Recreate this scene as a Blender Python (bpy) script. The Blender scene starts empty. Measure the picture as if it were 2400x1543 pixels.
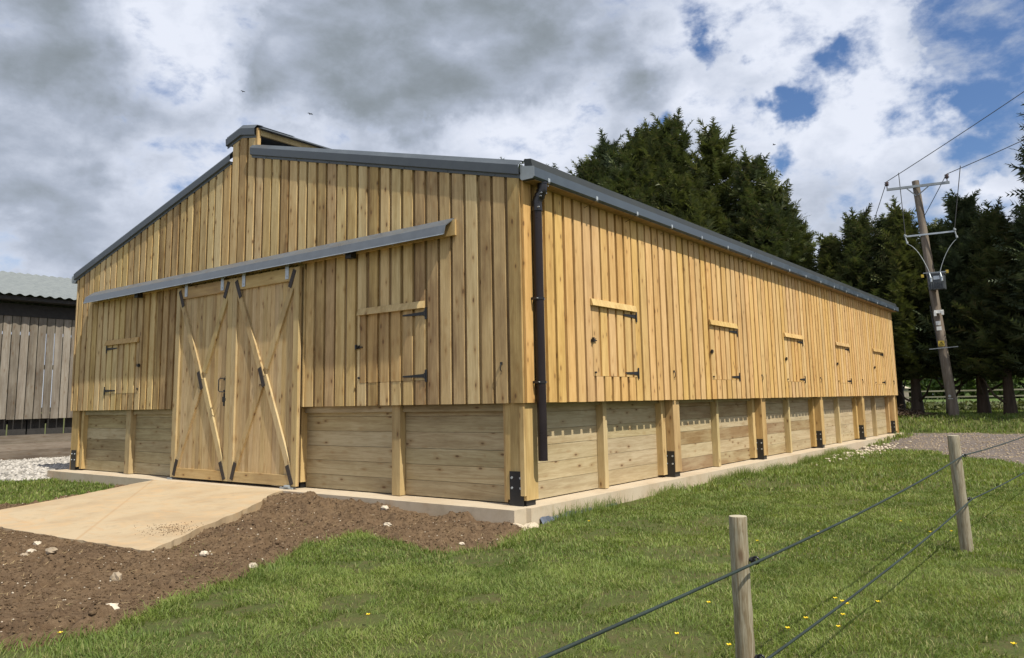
import bpy, math, random
import numpy as np
from mathutils import Vector, Matrix
random.seed(7); RNG = np.random.default_rng(11)
scene = bpy.context.scene
COL = scene.collection

# ------------------------------------------------------------------ camera
cam_d = bpy.data.cameras.new("camera"); cam = bpy.data.objects.new("camera", cam_d); COL.objects.link(cam)
R_ = Vector((0.7952881811, 0.6059508899, -0.0184452699)); U_ = Vector((0.0971045934, -0.0972949540, 0.9905071377)); F_ = Vector((-0.5984040499, 0.7895297404, 0.1362181418))
m = Matrix((R_, U_, -F_)).transposed().to_4x4(); m.translation = (6.5927, -8.9495, 1.3984)
cam.matrix_world = m
cam_d.sensor_width = 36; cam_d.lens = 36*1834.49/2400; cam_d.shift_y = -81.5/2400
cam_d.clip_start = .05; cam_d.clip_end = 3000
scene.camera = cam

# ------------------------------------------------------------------ light
SUN = Vector((.66, -.135, 1.0)).normalized()
sun_el = math.asin(SUN.z); sun_az = math.atan2(SUN.x, SUN.y)     # clockwise from +Y
sd = bpy.data.lights.new("sun", 'SUN'); sd.energy = 5.0; sd.angle = math.radians(.53); sd.color = (1, .93, .80)
so = bpy.data.objects.new("sun", sd); COL.objects.link(so)
so.rotation_euler = (-SUN).to_track_quat('-Z', 'Y').to_euler()
scene.view_settings.view_transform = 'Standard'; scene.view_settings.look = 'None'
scene.view_settings.exposure = 0.2; scene.view_settings.gamma = 1

# ------------------------------------------------------------------ node helpers
class NT:
    def __init__(s, nt): s.nt = nt; s.N = nt.nodes; s.L = nt.links
    def n(s, t, **kw):
        x = s.N.new(t)
        for k, v in kw.items(): setattr(x, k, v)
        return x
    def put(s, sock, v):
        if v is None: return
        if hasattr(v, 'is_output') or isinstance(v, bpy.types.NodeSocket): s.L.new(v, sock)
        else:
            if isinstance(v, (tuple, list)) and len(v) == 3 and sock.type == 'RGBA': v = (*v, 1)
            sock.default_value = v
    def math(s, op, a, b=None, c=None, clamp=False):
        x = s.n('ShaderNodeMath', operation=op, use_clamp=clamp)
        s.put(x.inputs[0], a)
        if b is not None: s.put(x.inputs[1], b)
        if c is not None: s.put(x.inputs[2], c)
        return x.outputs[0]
    def vmath(s, op, a, b=None, out=0):
        x = s.n('ShaderNodeVectorMath', operation=op); s.put(x.inputs[0], a)
        if b is not None:
            if op == 'SCALE': s.put(x.inputs[3], b)
            else: s.put(x.inputs[1], b)
        return x.outputs[out]
    def mix(s, f, a, b, mode='MIX'):
        x = s.n('ShaderNodeMix', data_type='RGBA', blend_type=mode); s.put(x.inputs[0], f); s.put(x.inputs[6], a); s.put(x.inputs[7], b); return x.outputs[2]
    def noise(s, vec, scale, detail=4, rough=.55, dist=0, out='Fac'):
        x = s.n('ShaderNodeTexNoise'); s.put(x.inputs['Vector'], vec); s.put(x.inputs['Scale'], scale); x.inputs['Detail'].default_value = detail
        x.inputs['Roughness'].default_value = rough; x.inputs['Distortion'].default_value = dist; return x.outputs[out]
    def ramp(s, f, stops, interp='LINEAR'):
        x = s.n('ShaderNodeValToRGB'); s.put(x.inputs[0], f); e = x.color_ramp.elements; x.color_ramp.interpolation = interp
        while len(e) < len(stops): e.new(.5)
        for i, (p, c) in enumerate(stops): e[i].position = p; e[i].color = (c, c, c, 1) if isinstance(c, (int, float)) else (*c, 1)
        return x.outputs[0]
    def mr(s, v, a, b, c=0, d=1, smooth=True):
        x = s.n('ShaderNodeMapRange', interpolation_type='SMOOTHSTEP' if smooth else 'LINEAR'); s.put(x.inputs[0], v)
        for i, k in enumerate((a, b, c, d)): x.inputs[i+1].default_value = k
        return x.outputs[0]
    def scale(s, vec, sc):
        return s.vmath('MULTIPLY', vec, sc)

def mat(name):
    mm = bpy.data.materials.new(name); mm.use_nodes = True
    nt = NT(mm.node_tree); b = nt.N['Principled BSDF']
    return mm, nt, b
def bump(nt, b, h, strength, dist=.01):
    x = nt.n('ShaderNodeBump'); x.inputs['Strength'].default_value = strength; x.inputs['Distance'].default_value = dist
    nt.put(x.inputs['Height'], h); nt.L.new(x.outputs[0], b.inputs['Normal'])
def objco(nt):
    return nt.n('ShaderNodeTexCoord').outputs['Object']
def rnd(nt):
    a = nt.n('ShaderNodeAttribute', attribute_name='rnd'); return a.outputs['Color']
def rsep(nt, c):
    x = nt.n('ShaderNodeSeparateColor'); nt.put(x.inputs[0], c); return x.outputs

# ------------------------------------------------------------------ sky
world = bpy.data.worlds.new("World"); scene.world = world; world.use_nodes = True
w = NT(world.node_tree); bg = w.N['Background']
co = w.n('ShaderNodeTexCoord').outputs['Generated']
sky = w.n('ShaderNodeTexSky', sky_type='NISHITA'); sky.sun_disc = False; sky.sun_elevation = sun_el; sky.sun_rotation = sun_az
sky.air_density = 1.2; sky.dust_density = .3; sky.ozone_density = 2.5
d = w.vmath('NORMALIZE', co)
sx = w.n('ShaderNodeSeparateXYZ'); w.put(sx.inputs[0], d)
den = w.math('ADD', w.math('MAXIMUM', sx.outputs[2], 0.0), .16)
cb = w.n('ShaderNodeCombineXYZ'); w.put(cb.inputs[0], w.math('DIVIDE', sx.outputs[0], den)); w.put(cb.inputs[1], w.math('DIVIDE', sx.outputs[1], den)); cb.inputs[2].default_value = 3.7
P = cb.outputs[0]
wv = w.vmath('SCALE', w.vmath('SUBTRACT', w.noise(d, 9, 5, .6, out='Color'), (.5, .5, .5)), .13)
wv2 = w.vmath('SCALE', w.vmath('SUBTRACT', w.noise(d, 30, 5, .6, out='Color'), (.5, .5, .5)), .045)
dw = w.vmath('ADD', w.vmath('ADD', d, wv), wv2)
def blob(v, r0, r1):   # 1 inside r0, 0 outside r1 of a direction
    dist = w.vmath('DISTANCE', dw, Vector(v).normalized()[:], out=1)
    return w.mr(dist, r0, r1, 1, 0)
def field(lst):
    acc = None
    for v, r0, r1, wt in lst:
        t = w.math('MULTIPLY', blob(v, r0, r1), wt)
        acc = t if acc is None else w.math('ADD', acc, t)
    return acc
SKY_DARK = [((-0.657, 0.621, 0.426), 0.05, 0.17, 1.00), ((-0.575, 0.699, 0.424), 0.03, 0.13, 0.80), ((-0.724, 0.548, 0.419), 0.03, 0.1, 0.80), ((-0.472, 0.760, 0.448), 0.03, 0.13, 0.70), ((-0.635, 0.672, 0.382), 0.02, 0.1, 0.80), ((-0.718, 0.582, 0.381), 0.02, 0.08, 0.60), ((-0.876, 0.334, 0.348), 0.03, 0.13, 0.50), ((-0.864, 0.309, 0.398), 0.02, 0.1, 0.31), ((-0.873, 0.364, 0.324), 0.02, 0.09, 0.37), ((-0.910, 0.370, 0.187), 0.04, 0.13, 0.50), ((-0.876, 0.432, 0.212), 0.03, 0.11, 0.43), ((-0.912, 0.320, 0.258), 0.02, 0.07, 0.37), ((-0.437, 0.799, 0.414), 0.02, 0.09, 0.40), ((-0.249, 0.949, 0.194), 0.01, 0.07, 0.40), ((-0.760, 0.540, 0.363), 0.02, 0.08, 0.50), ((-0.539, 0.746, 0.392), 0.02, 0.08, 0.50), ((-0.615, 0.581, 0.533), 0.1, 0.2, 0.80), ((-0.830, 0.292, 0.476), 0.05, 0.15, 0.31), ((-0.149, 0.954, 0.258), 0.01, 0.06, 0.25), ((-0.819, 0.538, 0.201), 0.02, 0.1, 0.19)]
SKY_LIT = [((-0.798, 0.447, 0.405), 0.02, 0.09, 0.8), ((-0.803, 0.478, 0.355), 0.01, 0.06, 0.7), ((-0.799, 0.416, 0.434), 0.02, 0.07, 0.6), ((-0.865, 0.403, 0.298), 0.02, 0.09, 0.7), ((-0.824, 0.494, 0.276), 0.02, 0.09, 0.4), ((-0.745, 0.578, 0.333), 0.01, 0.07, 0.6), ((-0.585, 0.734, 0.344), 0.02, 0.09, 0.7), ((-0.535, 0.783, 0.318), 0.02, 0.08, 0.6), ((-0.375, 0.844, 0.384), 0.01, 0.06, 0.6), ((-0.293, 0.855, 0.428), 0.03, 0.09, 0.8), ((-0.212, 0.887, 0.409), 0.02, 0.08, 0.7), ((-0.176, 0.913, 0.368), 0.02, 0.07, 0.6), ((-0.364, 0.863, 0.350), 0.01, 0.06, 0.6), ((-0.285, 0.910, 0.302), 0.02, 0.07, 0.8), ((-0.174, 0.938, 0.299), 0.02, 0.08, 0.7), ((-0.076, 0.972, 0.224), 0.01, 0.05, 1), ((-0.225, 0.925, 0.307), 0.02, 0.06, 0.6), ((-0.898, 0.338, 0.283), 0.01, 0.05, 0.5), ((-0.376, 0.816, 0.439), 0.02, 0.07, 0.3)]
SKY_BLUE = [((-0.080, 0.931, 0.356), 0.02, 0.075, 1), ((-0.095, 0.915, 0.392), 0.02, 0.06, 1), ((-0.057, 0.920, 0.387), 0.02, 0.06, 1), ((-0.119, 0.936, 0.330), 0, 0.05, 0.8), ((-0.330, 0.854, 0.402), 0.005, 0.035, 1), ((-0.227, 0.897, 0.379), 0, 0.04, 0.8), ((-0.280, 0.901, 0.331), 0.005, 0.035, 1), ((-0.255, 0.904, 0.343), 0, 0.035, 0.8), ((-0.156, 0.929, 0.335), 0, 0.045, 0.7), ((-0.200, 0.902, 0.383), 0, 0.04, 0.7), ((-0.856, 0.400, 0.327), 0, 0.022, 1), ((-0.695, 0.629, 0.348), 0, 0.024, 0.9), ((-0.650, 0.676, 0.346), 0, 0.02, 0.9), ((-0.085, 0.954, 0.288), 0.01, 0.065, 1), ((-0.060, 0.962, 0.265), 0.01, 0.05, 1), ((-0.415, 0.841, 0.348), 0, 0.03, 0.7), ((-0.415, 0.827, 0.380), 0, 0.014, 0.8), ((-0.288, 0.916, 0.279), 0, 0.028, 0.9), ((-0.134, 0.968, 0.214), 0.01, 0.055, 0.9), ((-0.237, 0.946, 0.222), 0, 0.05, 0.6), ((-0.068, 0.978, 0.195), 0, 0.04, 0.8), ((-0.047, 0.948, 0.314), 0, 0.04, 0.6), ((-0.125, 0.959, 0.254), 0, 0.03, 0.4), ((-0.293, 0.886, 0.360), 0, 0.03, 0.6), ((-0.021, 0.938, 0.345), 0.02, 0.1, 1), ((-0.345, 0.831, 0.435), 0, 0.02, 0.3)]
ds = w.vmath('MULTIPLY', d, (1, 1, 1.7))
big = w.noise(ds, 3.6, 9, .55, .1)
fine = w.noise(ds, 13, 10, .60, .12)
mid = w.noise(ds, 6.5, 8, .55, .2)
fb = field(SKY_BLUE); fd = field(SKY_DARK); fl_ = field(SKY_LIT)
cover = w.math('ADD', w.math('ADD', w.math('MULTIPLY', big, .45), w.math('MULTIPLY', fine, .85)), -.15)
cover = w.math('ADD', w.math('SUBTRACT', w.math('ADD', cover, .105), w.math('MULTIPLY', w.math('MINIMUM', fb, 1.), .235)), w.math('MULTIPLY', fd, .10))
cfac = w.mr(cover, .34, .62)
dark = w.math('ADD', w.math('MULTIPLY', w.math('SUBTRACT', mid, .5), .95), w.math('MULTIPLY', w.math('SUBTRACT', fine, .5), .7))
dark = w.math('SUBTRACT', w.math('ADD', dark, w.math('MULTIPLY', w.math('MINIMUM', fd, 1.2), .33)), w.math('MULTIPLY', fl_, .26))
dark = w.math('ADD', dark, .25)
# unseen sky overhead darkened to lower the ambient light
dark = w.math('ADD', dark, w.math('MULTIPLY', w.mr(sx.outputs[2], .55, .75), .25))
back = w.vmath('DOT_PRODUCT', d, (.6, -.8, 0), out=1)
dark = w.math('SUBTRACT', dark, w.math('MULTIPLY', w.mr(back, .0, .6), .18))  # unseen clouds behind the camera brightened to lift ambient light on the gable
ccol = w.ramp(dark, [(0.0, (.77, .81, .91)), (.25, (.60, .65, .76)), (.5, (.40, .45, .545)), (.75, (.275, .315, .36)), (1., (.21, .24, .26))])
edge = w.mr(cover, .50, .64, 1, 0)
ccol = w.mix(w.math('MULTIPLY', edge, .25), ccol, (.70, .75, .85))
skyc = w.mix(1.0, w.vmath('SCALE', sky.outputs[0], .085), (.78, .92, 1.18), 'MULTIPLY')
fin = w.mix(cfac, skyc, ccol)
w.L.new(fin, bg.inputs[0]); bg.inputs[1].default_value = .92

# ------------------------------------------------------------------ materials
def wood(name, axis='Z', base=(.36, .255, .125), lite=(.47, .35, .19), darkc=(.17, .10, .052), var=.5, knots=1., rough=.72, grain=.5, fq=1.0):
    mm, nt, b = mat(name)
    c0 = objco(nt); rc = rnd(nt); r = rsep(nt, rc)
    co = nt.vmath('ADD', c0, nt.vmath('SCALE', rc, 31.))
    al, ac = .55*fq, 9.*fq
    sc = {'Z': (ac, ac, al), 'X': (al, ac, ac), 'Y': (ac, al, ac)}[axis]
    g = nt.noise(nt.scale(co, sc), 1.6, 7, .62, 1.1)
    gf = nt.noise(nt.scale(co, tuple(k*3.2 for k in sc)), 2.4, 4, .6, .3)
    blot = nt.noise(nt.scale(co, tuple(2.2 if k == ac else .9 for k in sc)), 1.0, 5, .6)
    tone = nt.math('ADD', nt.math('MULTIPLY', nt.math('SUBTRACT', r[0], .5), var), .5)
    streak = nt.noise(nt.scale(co, tuple(6. if k == ac else .35 for k in sc)), 1.0, 5, .6, .6)
    tone = nt.math('ADD', tone, nt.math('MULTIPLY', nt.math('SUBTRACT', blot, .5), 1.15))
    tone = nt.math('ADD', tone, nt.math('MULTIPLY', nt.math('SUBTRACT', streak, .5), .9))
    col = nt.ramp(tone, [(0.02, darkc), (.22, tuple((a+c)/2 for a, c in zip(base, darkc))), (.45, base), (.8, lite)])
    col = nt.mix(nt.math('MULTIPLY', nt.mr(g, .42, .62), grain*.55), col, nt.mix(1., col, (.62, .53, .42), 'MULTIPLY'))
    col = nt.mix(nt.math('MULTIPLY', nt.mr(gf, .45, .62), grain*.5), col, nt.mix(1., col, (.74, .68, .58), 'MULTIPLY'))
    hs = nt.n('ShaderNodeHueSaturation'); nt.put(hs.inputs['Hue'], nt.math('ADD', .5, nt.math('MULTIPLY', nt.math('SUBTRACT', r[1], .5), .010)))
    nt.put(hs.inputs['Saturation'], nt.math('ADD', .92, nt.math('MULTIPLY', nt.math('SUBTRACT', r[2], .5), .12))); nt.put(hs.inputs['Color'], col); col = hs.outputs[0]
    kn = nt.n('ShaderNodeTexVoronoi'); nt.put(kn.inputs['Vector'], nt.scale(co, tuple(8.0 if k == ac else 3.4 for k in sc))); kn.inputs['Scale'].default_value = 1.; kn.inputs['Randomness'].default_value = 1.
    kd = nt.math('ADD', kn.outputs['Distance'], nt.math('MULTIPLY', nt.math('SUBTRACT', blot, .5), .08))
    kr = rsep(nt, kn.outputs['Color'])
    kmask = nt.math('MULTIPLY', nt.mr(kd, .08, .18, 1, 0), nt.mr(kr[0], .30, .36))
    halo = nt.math('MULTIPLY', nt.mr(kd, .12, .42, 1, 0), nt.mr(kr[0], .30, .36))
    col = nt.mix(nt.math('MULTIPLY', halo, .45*knots), col, nt.mix(1., col, (.72, .56, .40), 'MULTIPLY'))
    col = nt.mix(nt.math('MULTIPLY', kmask, .8*knots), col, (.10, .052, .026))
    nt.L.new(col, b.inputs['Base Color']); b.inputs['Roughness'].default_value = rough
    b.inputs['Specular IOR Level'].default_value = .3
    bump(nt, b, nt.math('ADD', g, nt.math('MULTIPLY', gf, .6)), .45, .004)
    return mm
M = {}
M['clad'] = wood('gable_timber', 'Z', (.565, .392, .158), (.66, .49, .228), (.31, .195, .075), .68, grain=.8)
M['clad_side'] = wood('side_timber', 'Z', (.605, .375, .120), (.70, .45, .168), (.44, .26, .08), .28, knots=.8, grain=.65)
M['inner'] = wood('inner_boards', 'Z', (.30, .195, .08), (.37, .25, .11), (.18, .11, .045), .6)  # base darkened, puts the shade of the board gaps into the colour
M['pine'] = wood('sawn_pine', 'Z', (.50, .33, .115), (.60, .42, .17), (.32, .19, .06), .4, knots=.8, grain=.6)
M['door'] = wood('door_boards', 'Z', (.50, .358, .160), (.59, .44, .218), (.31, .21, .09), .55, grain=.8)
M['doorH'] = wood('door_rail_timber', 'X', (.50, .345, .13), (.58, .42, .18), (.29, .18, .07), .5)
M['sleepX'] = wood('walling_boards_front', 'X', (.42, .335, .175), (.50, .41, .235), (.27, .20, .095), .6, grain=.8)
M['sleepY'] = wood('walling_boards_side', 'Y', (.40, .318, .178), (.47, .38, .23), (.27, .175, .08), .75, grain=.75)
M['stud'] = wood('stud_timber', 'Z', (.47, .355, .165), (.54, .42, .21), (.29, .20, .09), .5)

def metal_paint(name, col, rough=.45, metal=.0, var=.12, spec=.5):
    mm, nt, b = mat(name)
    n = nt.noise(objco(nt), 3.5, 6, .6); n2 = nt.noise(objco(nt), 60, 3, .6)
    c = nt.mix(nt.mr(n, .35, .7), tuple(k*(1-var) for k in col), tuple(min(1, k*(1+var)) for k in col))
    c = nt.mix(nt.math('MULTIPLY', nt.mr(n2, .5, .8), .25), c, tuple(k*.6+.03 for k in col))
    nt.L.new(c, b.inputs['Base Color']); nt.put(b.inputs['Roughness'], nt.mr(n, .3, .7, rough-.08, rough+.12)); b.inputs['Metallic'].default_value = metal
    b.inputs['Specular IOR Level'].default_value = spec
    bump(nt, b, n, .15, .004)
    return mm
M['flash'] = metal_paint('slate_grey_flashing', (.078, .092, .108), .42)
M['darkmetal'] = metal_paint('shaded_sheet_edge', (.022, .027, .028), .6)
M['flashlight'] = metal_paint('pale_canopy_sheet', (.10, .115, .135), .35)
M['gutter'] = metal_paint('gutter_steel', (.058, .076, .098), .35)
M['galv'] = metal_paint('galvanised_steel', (.48, .52, .55), .42, .55)
M['galvdull'] = metal_paint('dull_galvanised', (.30, .33, .35), .5, .2)
M['black'] = metal_paint('black_steel', (.012, .012, .013), .45)
M['rusty'] = metal_paint('dark_brown_plate', (.035, .026, .022), .6)
M['pvc'] = metal_paint('black_plastic', (.010, .009, .011), .28, var=.05)
M['pipe'] = metal_paint('brown_plastic_pipe', (.017, .012, .013), .35, var=.05, spec=.25)
M['white'] = metal_paint('white_plastic', (.75, .75, .72), .4)
M['porc'] = metal_paint('glazed_brown_insulator', (.05, .028, .022), .2)
M['yellow'] = metal_paint('yellow_plate', (.55, .40, .05), .5)
M['transf'] = metal_paint('transformer_grey', (.07, .08, .09), .45)
M['rope'] = metal_paint('green_fence_rope', (.012, .024, .020), .6, var=.25)
M['wire'] = metal_paint('overhead_wire', (.05, .05, .05), .5)
M['bird'] = metal_paint('bird_feathers', (.02, .02, .022), .8)
M['membrane'] = metal_paint('grey_membrane', (.13, .15, .19), .3, var=.4)

JC = 5.72
def concrete(name, col, stain):
    mm, nt, b = mat(name); co = objco(nt)
    a = nt.noise(co, .9, 8, .62, .6); c_ = nt.noise(co, 5, 8, .65, .3); f = nt.noise(co, 90, 3, .6)
    c = nt.mix(nt.mr(a, .40, .68), col, stain)
    c = nt.mix(nt.math('MULTIPLY', nt.mr(c_, .5, .72), .32), c, tuple(k*.62 for k in stain))
    c = nt.mix(nt.math('MULTIPLY', nt.mr(f, .45, .7), .22), c, tuple(k*.6 for k in col))
    if name == 'ramp_concrete':
        dl = nt.math('ABSOLUTE', nt.math('ADD', nt.vmath('DOT_PRODUCT', co, (.589, .808, 0), out=1), JC))
        c = nt.mix(nt.math('MULTIPLY', nt.mr(dl, .0, .035, 1, 0), .55), c, (.36, .23, .12))
        c = nt.mix(nt.math('MULTIPLY', nt.mr(nt.noise(co, 2.2, 6, .6, 1.), .48, .68), .45), c, (.50, .335, .18))
    st = nt.noise(nt.scale(co, (1.2, 6, 1)), 1., 6, .6, 1.2)
    c = nt.mix(nt.math('MULTIPLY', nt.mr(st, .56, .72), .35), c, (.42, .25, .12))
    nt.L.new(c, b.inputs['Base Color']); b.inputs['Roughness'].default_value = .85; b.inputs['Specular IOR Level'].default_value = .25
    bump(nt, b, nt.math('ADD', c_, nt.math('MULTIPLY', f, .4)), .35, .006)
    return mm
M['conc'] = concrete('plinth_concrete', (.50, .425, .32), (.44, .355, .25))
M['ramp'] = concrete('ramp_concrete', (.445, .355, .235), (.385, .292, .185))

def groundmat(name, cols, sc=1.2, bumps=(.8, .02), speck=None):
    mm, nt, b = mat(name); co = nt.n('ShaderNodeNewGeometry').outputs['Position']
    a = nt.noise(co, sc*.35, 6, .6, .4); c_ = nt.noise(co, sc*6, 8, .68, .2); f = nt.noise(co, sc*60, 4, .65)
    c = nt.mix(nt.mr(a, .38, .64), cols[0], cols[1])
    c = nt.mix(nt.math('MULTIPLY', nt.mr(c_, .42, .66), .65), c, cols[2])
    c = nt.mix(nt.math('MULTIPLY', nt.mr(f, .45, .68), .5), c, tuple(k*.5 for k in cols[0]))
    if speck:
        v = nt.n('ShaderNodeTexVoronoi'); nt.put(v.inputs['Vector'], co); v.inputs['Scale'].default_value = speck[1]
        rr = rsep(nt, v.outputs['Color'])
        k = nt.math('MULTIPLY', nt.mr(v.outputs['Distance'], .18, .3, 1, 0), nt.mr(rr[0], speck[2], speck[2]+.03))
        c = nt.mix(k, c, speck[0])
    nt.L.new(c, b.inputs['Base Color']); b.inputs['Roughness'].default_value = .95; b.inputs['Specular IOR Level'].default_value = .1
    bump(nt, b, nt.math('ADD', c_, nt.math('MULTIPLY', f, .5)), bumps[0], bumps[1])
    return mm
M['soil'] = groundmat('tilled_soil', ((.168, .112, .066), (.132, .087, .053), (.235, .165, .102)), 2.5, (1., .03), ((.30, .24, .17), 60, .975))
M['track'] = groundmat('stony_track', ((.17, .145, .130), (.135, .118, .112), (.215, .185, .165)), 2., (.9, .03), ((.42, .39, .36), 11, .86))
M['turf'] = groundmat('turf', ((.080, .100, .032), (.095, .110, .036), (.12, .095, .050)), 1.6, (.8, .03))
M['field'] = groundmat('far_pasture', ((.085, .135, .032), (.11, .15, .045), (.07, .10, .03)), .3, (.5, .03))

def blademat(name, c1, c2, c3, sub=.15):
    mm, nt, b = mat(name); r = rsep(nt, rnd(nt))
    pos = nt.n('ShaderNodeNewGeometry').outputs['Position']
    pn = nt.math('ADD', nt.math('MULTIPLY', nt.noise(pos, .55, 5, .6, .3), .55), nt.math('MULTIPLY', nt.noise(pos, 2.6, 4, .6, .3), .45))
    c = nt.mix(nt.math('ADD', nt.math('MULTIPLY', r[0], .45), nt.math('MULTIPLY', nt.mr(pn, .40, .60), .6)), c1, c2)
    pn2 = nt.noise(pos, .45, 4, .6, .5)
    c = nt.mix(nt.math('MULTIPLY', nt.mr(r[1], .68, .95), nt.mr(pn2, .35, .75, .35, 1)), c, c3)
    nt.L.new(c, b.inputs['Base Color']); b.inputs['Roughness'].default_value = .55; b.inputs['Specular IOR Level'].default_value = .3
    tr = nt.n('ShaderNodeBsdfTranslucent'); nt.put(tr.inputs[0], nt.mix(1., c, (1.25, 1.3, .7), 'MULTIPLY'))
    ms = nt.n('ShaderNodeMixShader'); ms.inputs[0].default_value = sub; nt.L.new(b.outputs[0], ms.inputs[1]); nt.L.new(tr.outputs[0], ms.inputs[2])
    nt.L.new(ms.outputs[0], nt.N['Material Output'].inputs[0])
    return mm
M['grass'] = blademat('grass_blades', (.090, .145, .028), (.215, .275, .060), (.38, .34, .16), .32)
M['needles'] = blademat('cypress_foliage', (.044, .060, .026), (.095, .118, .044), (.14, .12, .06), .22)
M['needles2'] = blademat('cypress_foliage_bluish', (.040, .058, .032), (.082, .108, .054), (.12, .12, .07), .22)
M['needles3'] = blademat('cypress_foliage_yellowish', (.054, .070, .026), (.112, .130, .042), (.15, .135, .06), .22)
M['hedge'] = blademat('hedge_leaves', (.06, .10, .02), (.10, .15, .035), (.12, .12, .05), .2)
M['debris'] = blademat('dead_leaves', (.07, .045, .028), (.12, .075, .045), (.16, .12, .08), .05)

def simple(name, col, rough=.7):
    mm, nt, b = mat(name); n = nt.noise(objco(nt), 9, 5, .6)
    nt.L.new(nt.mix(nt.mr(n, .3, .7), tuple(k*.75 for k in col), tuple(min(1, k*1.15) for k in col)), b.inputs['Base Color']); b.inputs['Roughness'].default_value = rough
    bump(nt, b, n, .4, .01); return mm
M['petal'] = simple('yellow_petals', (.80, .58, .02), .4)
M['stem'] = simple('flower_stem', (.10, .17, .03))
M['flint'] = simple('chalky_flint', (.52, .45, .35), .8)
M['flintdark'] = simple('grey_brown_stone', (.30, .24, .17), .8)
M['bark'] = wood('bark', 'Z', (.085, .060, .042), (.13, .095, .07), (.035, .025, .018), .5, knots=.3, grain=1.)
M['polewood'] = wood('weathered_pole_timber', 'Z', (.15, .125, .10), (.25, .21, .17), (.06, .045, .035), .3, knots=.3, grain=1.)
M['postwood'] = wood('weathered_fence_post', 'Z', (.235, .205, .145), (.36, .325, .24), (.10, .08, .055), .3, knots=.9, grain=1.6, fq=3.2)
M['postend'] = wood('post_end_grain', 'X', (.42, .38, .27), (.5, .46, .35), (.25, .2, .14), .3, knots=0, grain=.5)
M['greywood'] = wood('silvered_boards', 'Z', (.225, .20, .165), (.30, .27, .225), (.12, .10, .08), .6, knots=.6, grain=.9)
M['greywoodH'] = wood('silvered_horizontal_boards', 'Y', (.20, .165, .13), (.25, .21, .17), (.11, .085, .065), .6, knots=.6, grain=.9)
M['darktimber'] = simple('dark_eaves_timber', (.030, .028, .027), .8)
M['oldroof'] = metal_paint('old_corrugated_sheet', (.185, .205, .205), .55, var=.07)
M['straw'] = simple('dry_straw', (.36, .27, .14), .8)
def gravelmat():
    mm, nt, b = mat('white_gravel'); r = rsep(nt, rnd(nt))
    c = nt.ramp(r[0], [(0, (.17, .16, .145)), (.35, (.32, .30, .27)), (1, (.50, .47, .43))]); nt.L.new(c, b.inputs['Base Color']); b.inputs['Roughness'].default_value = .85; return mm
M['gravel'] = gravelmat()

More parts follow.
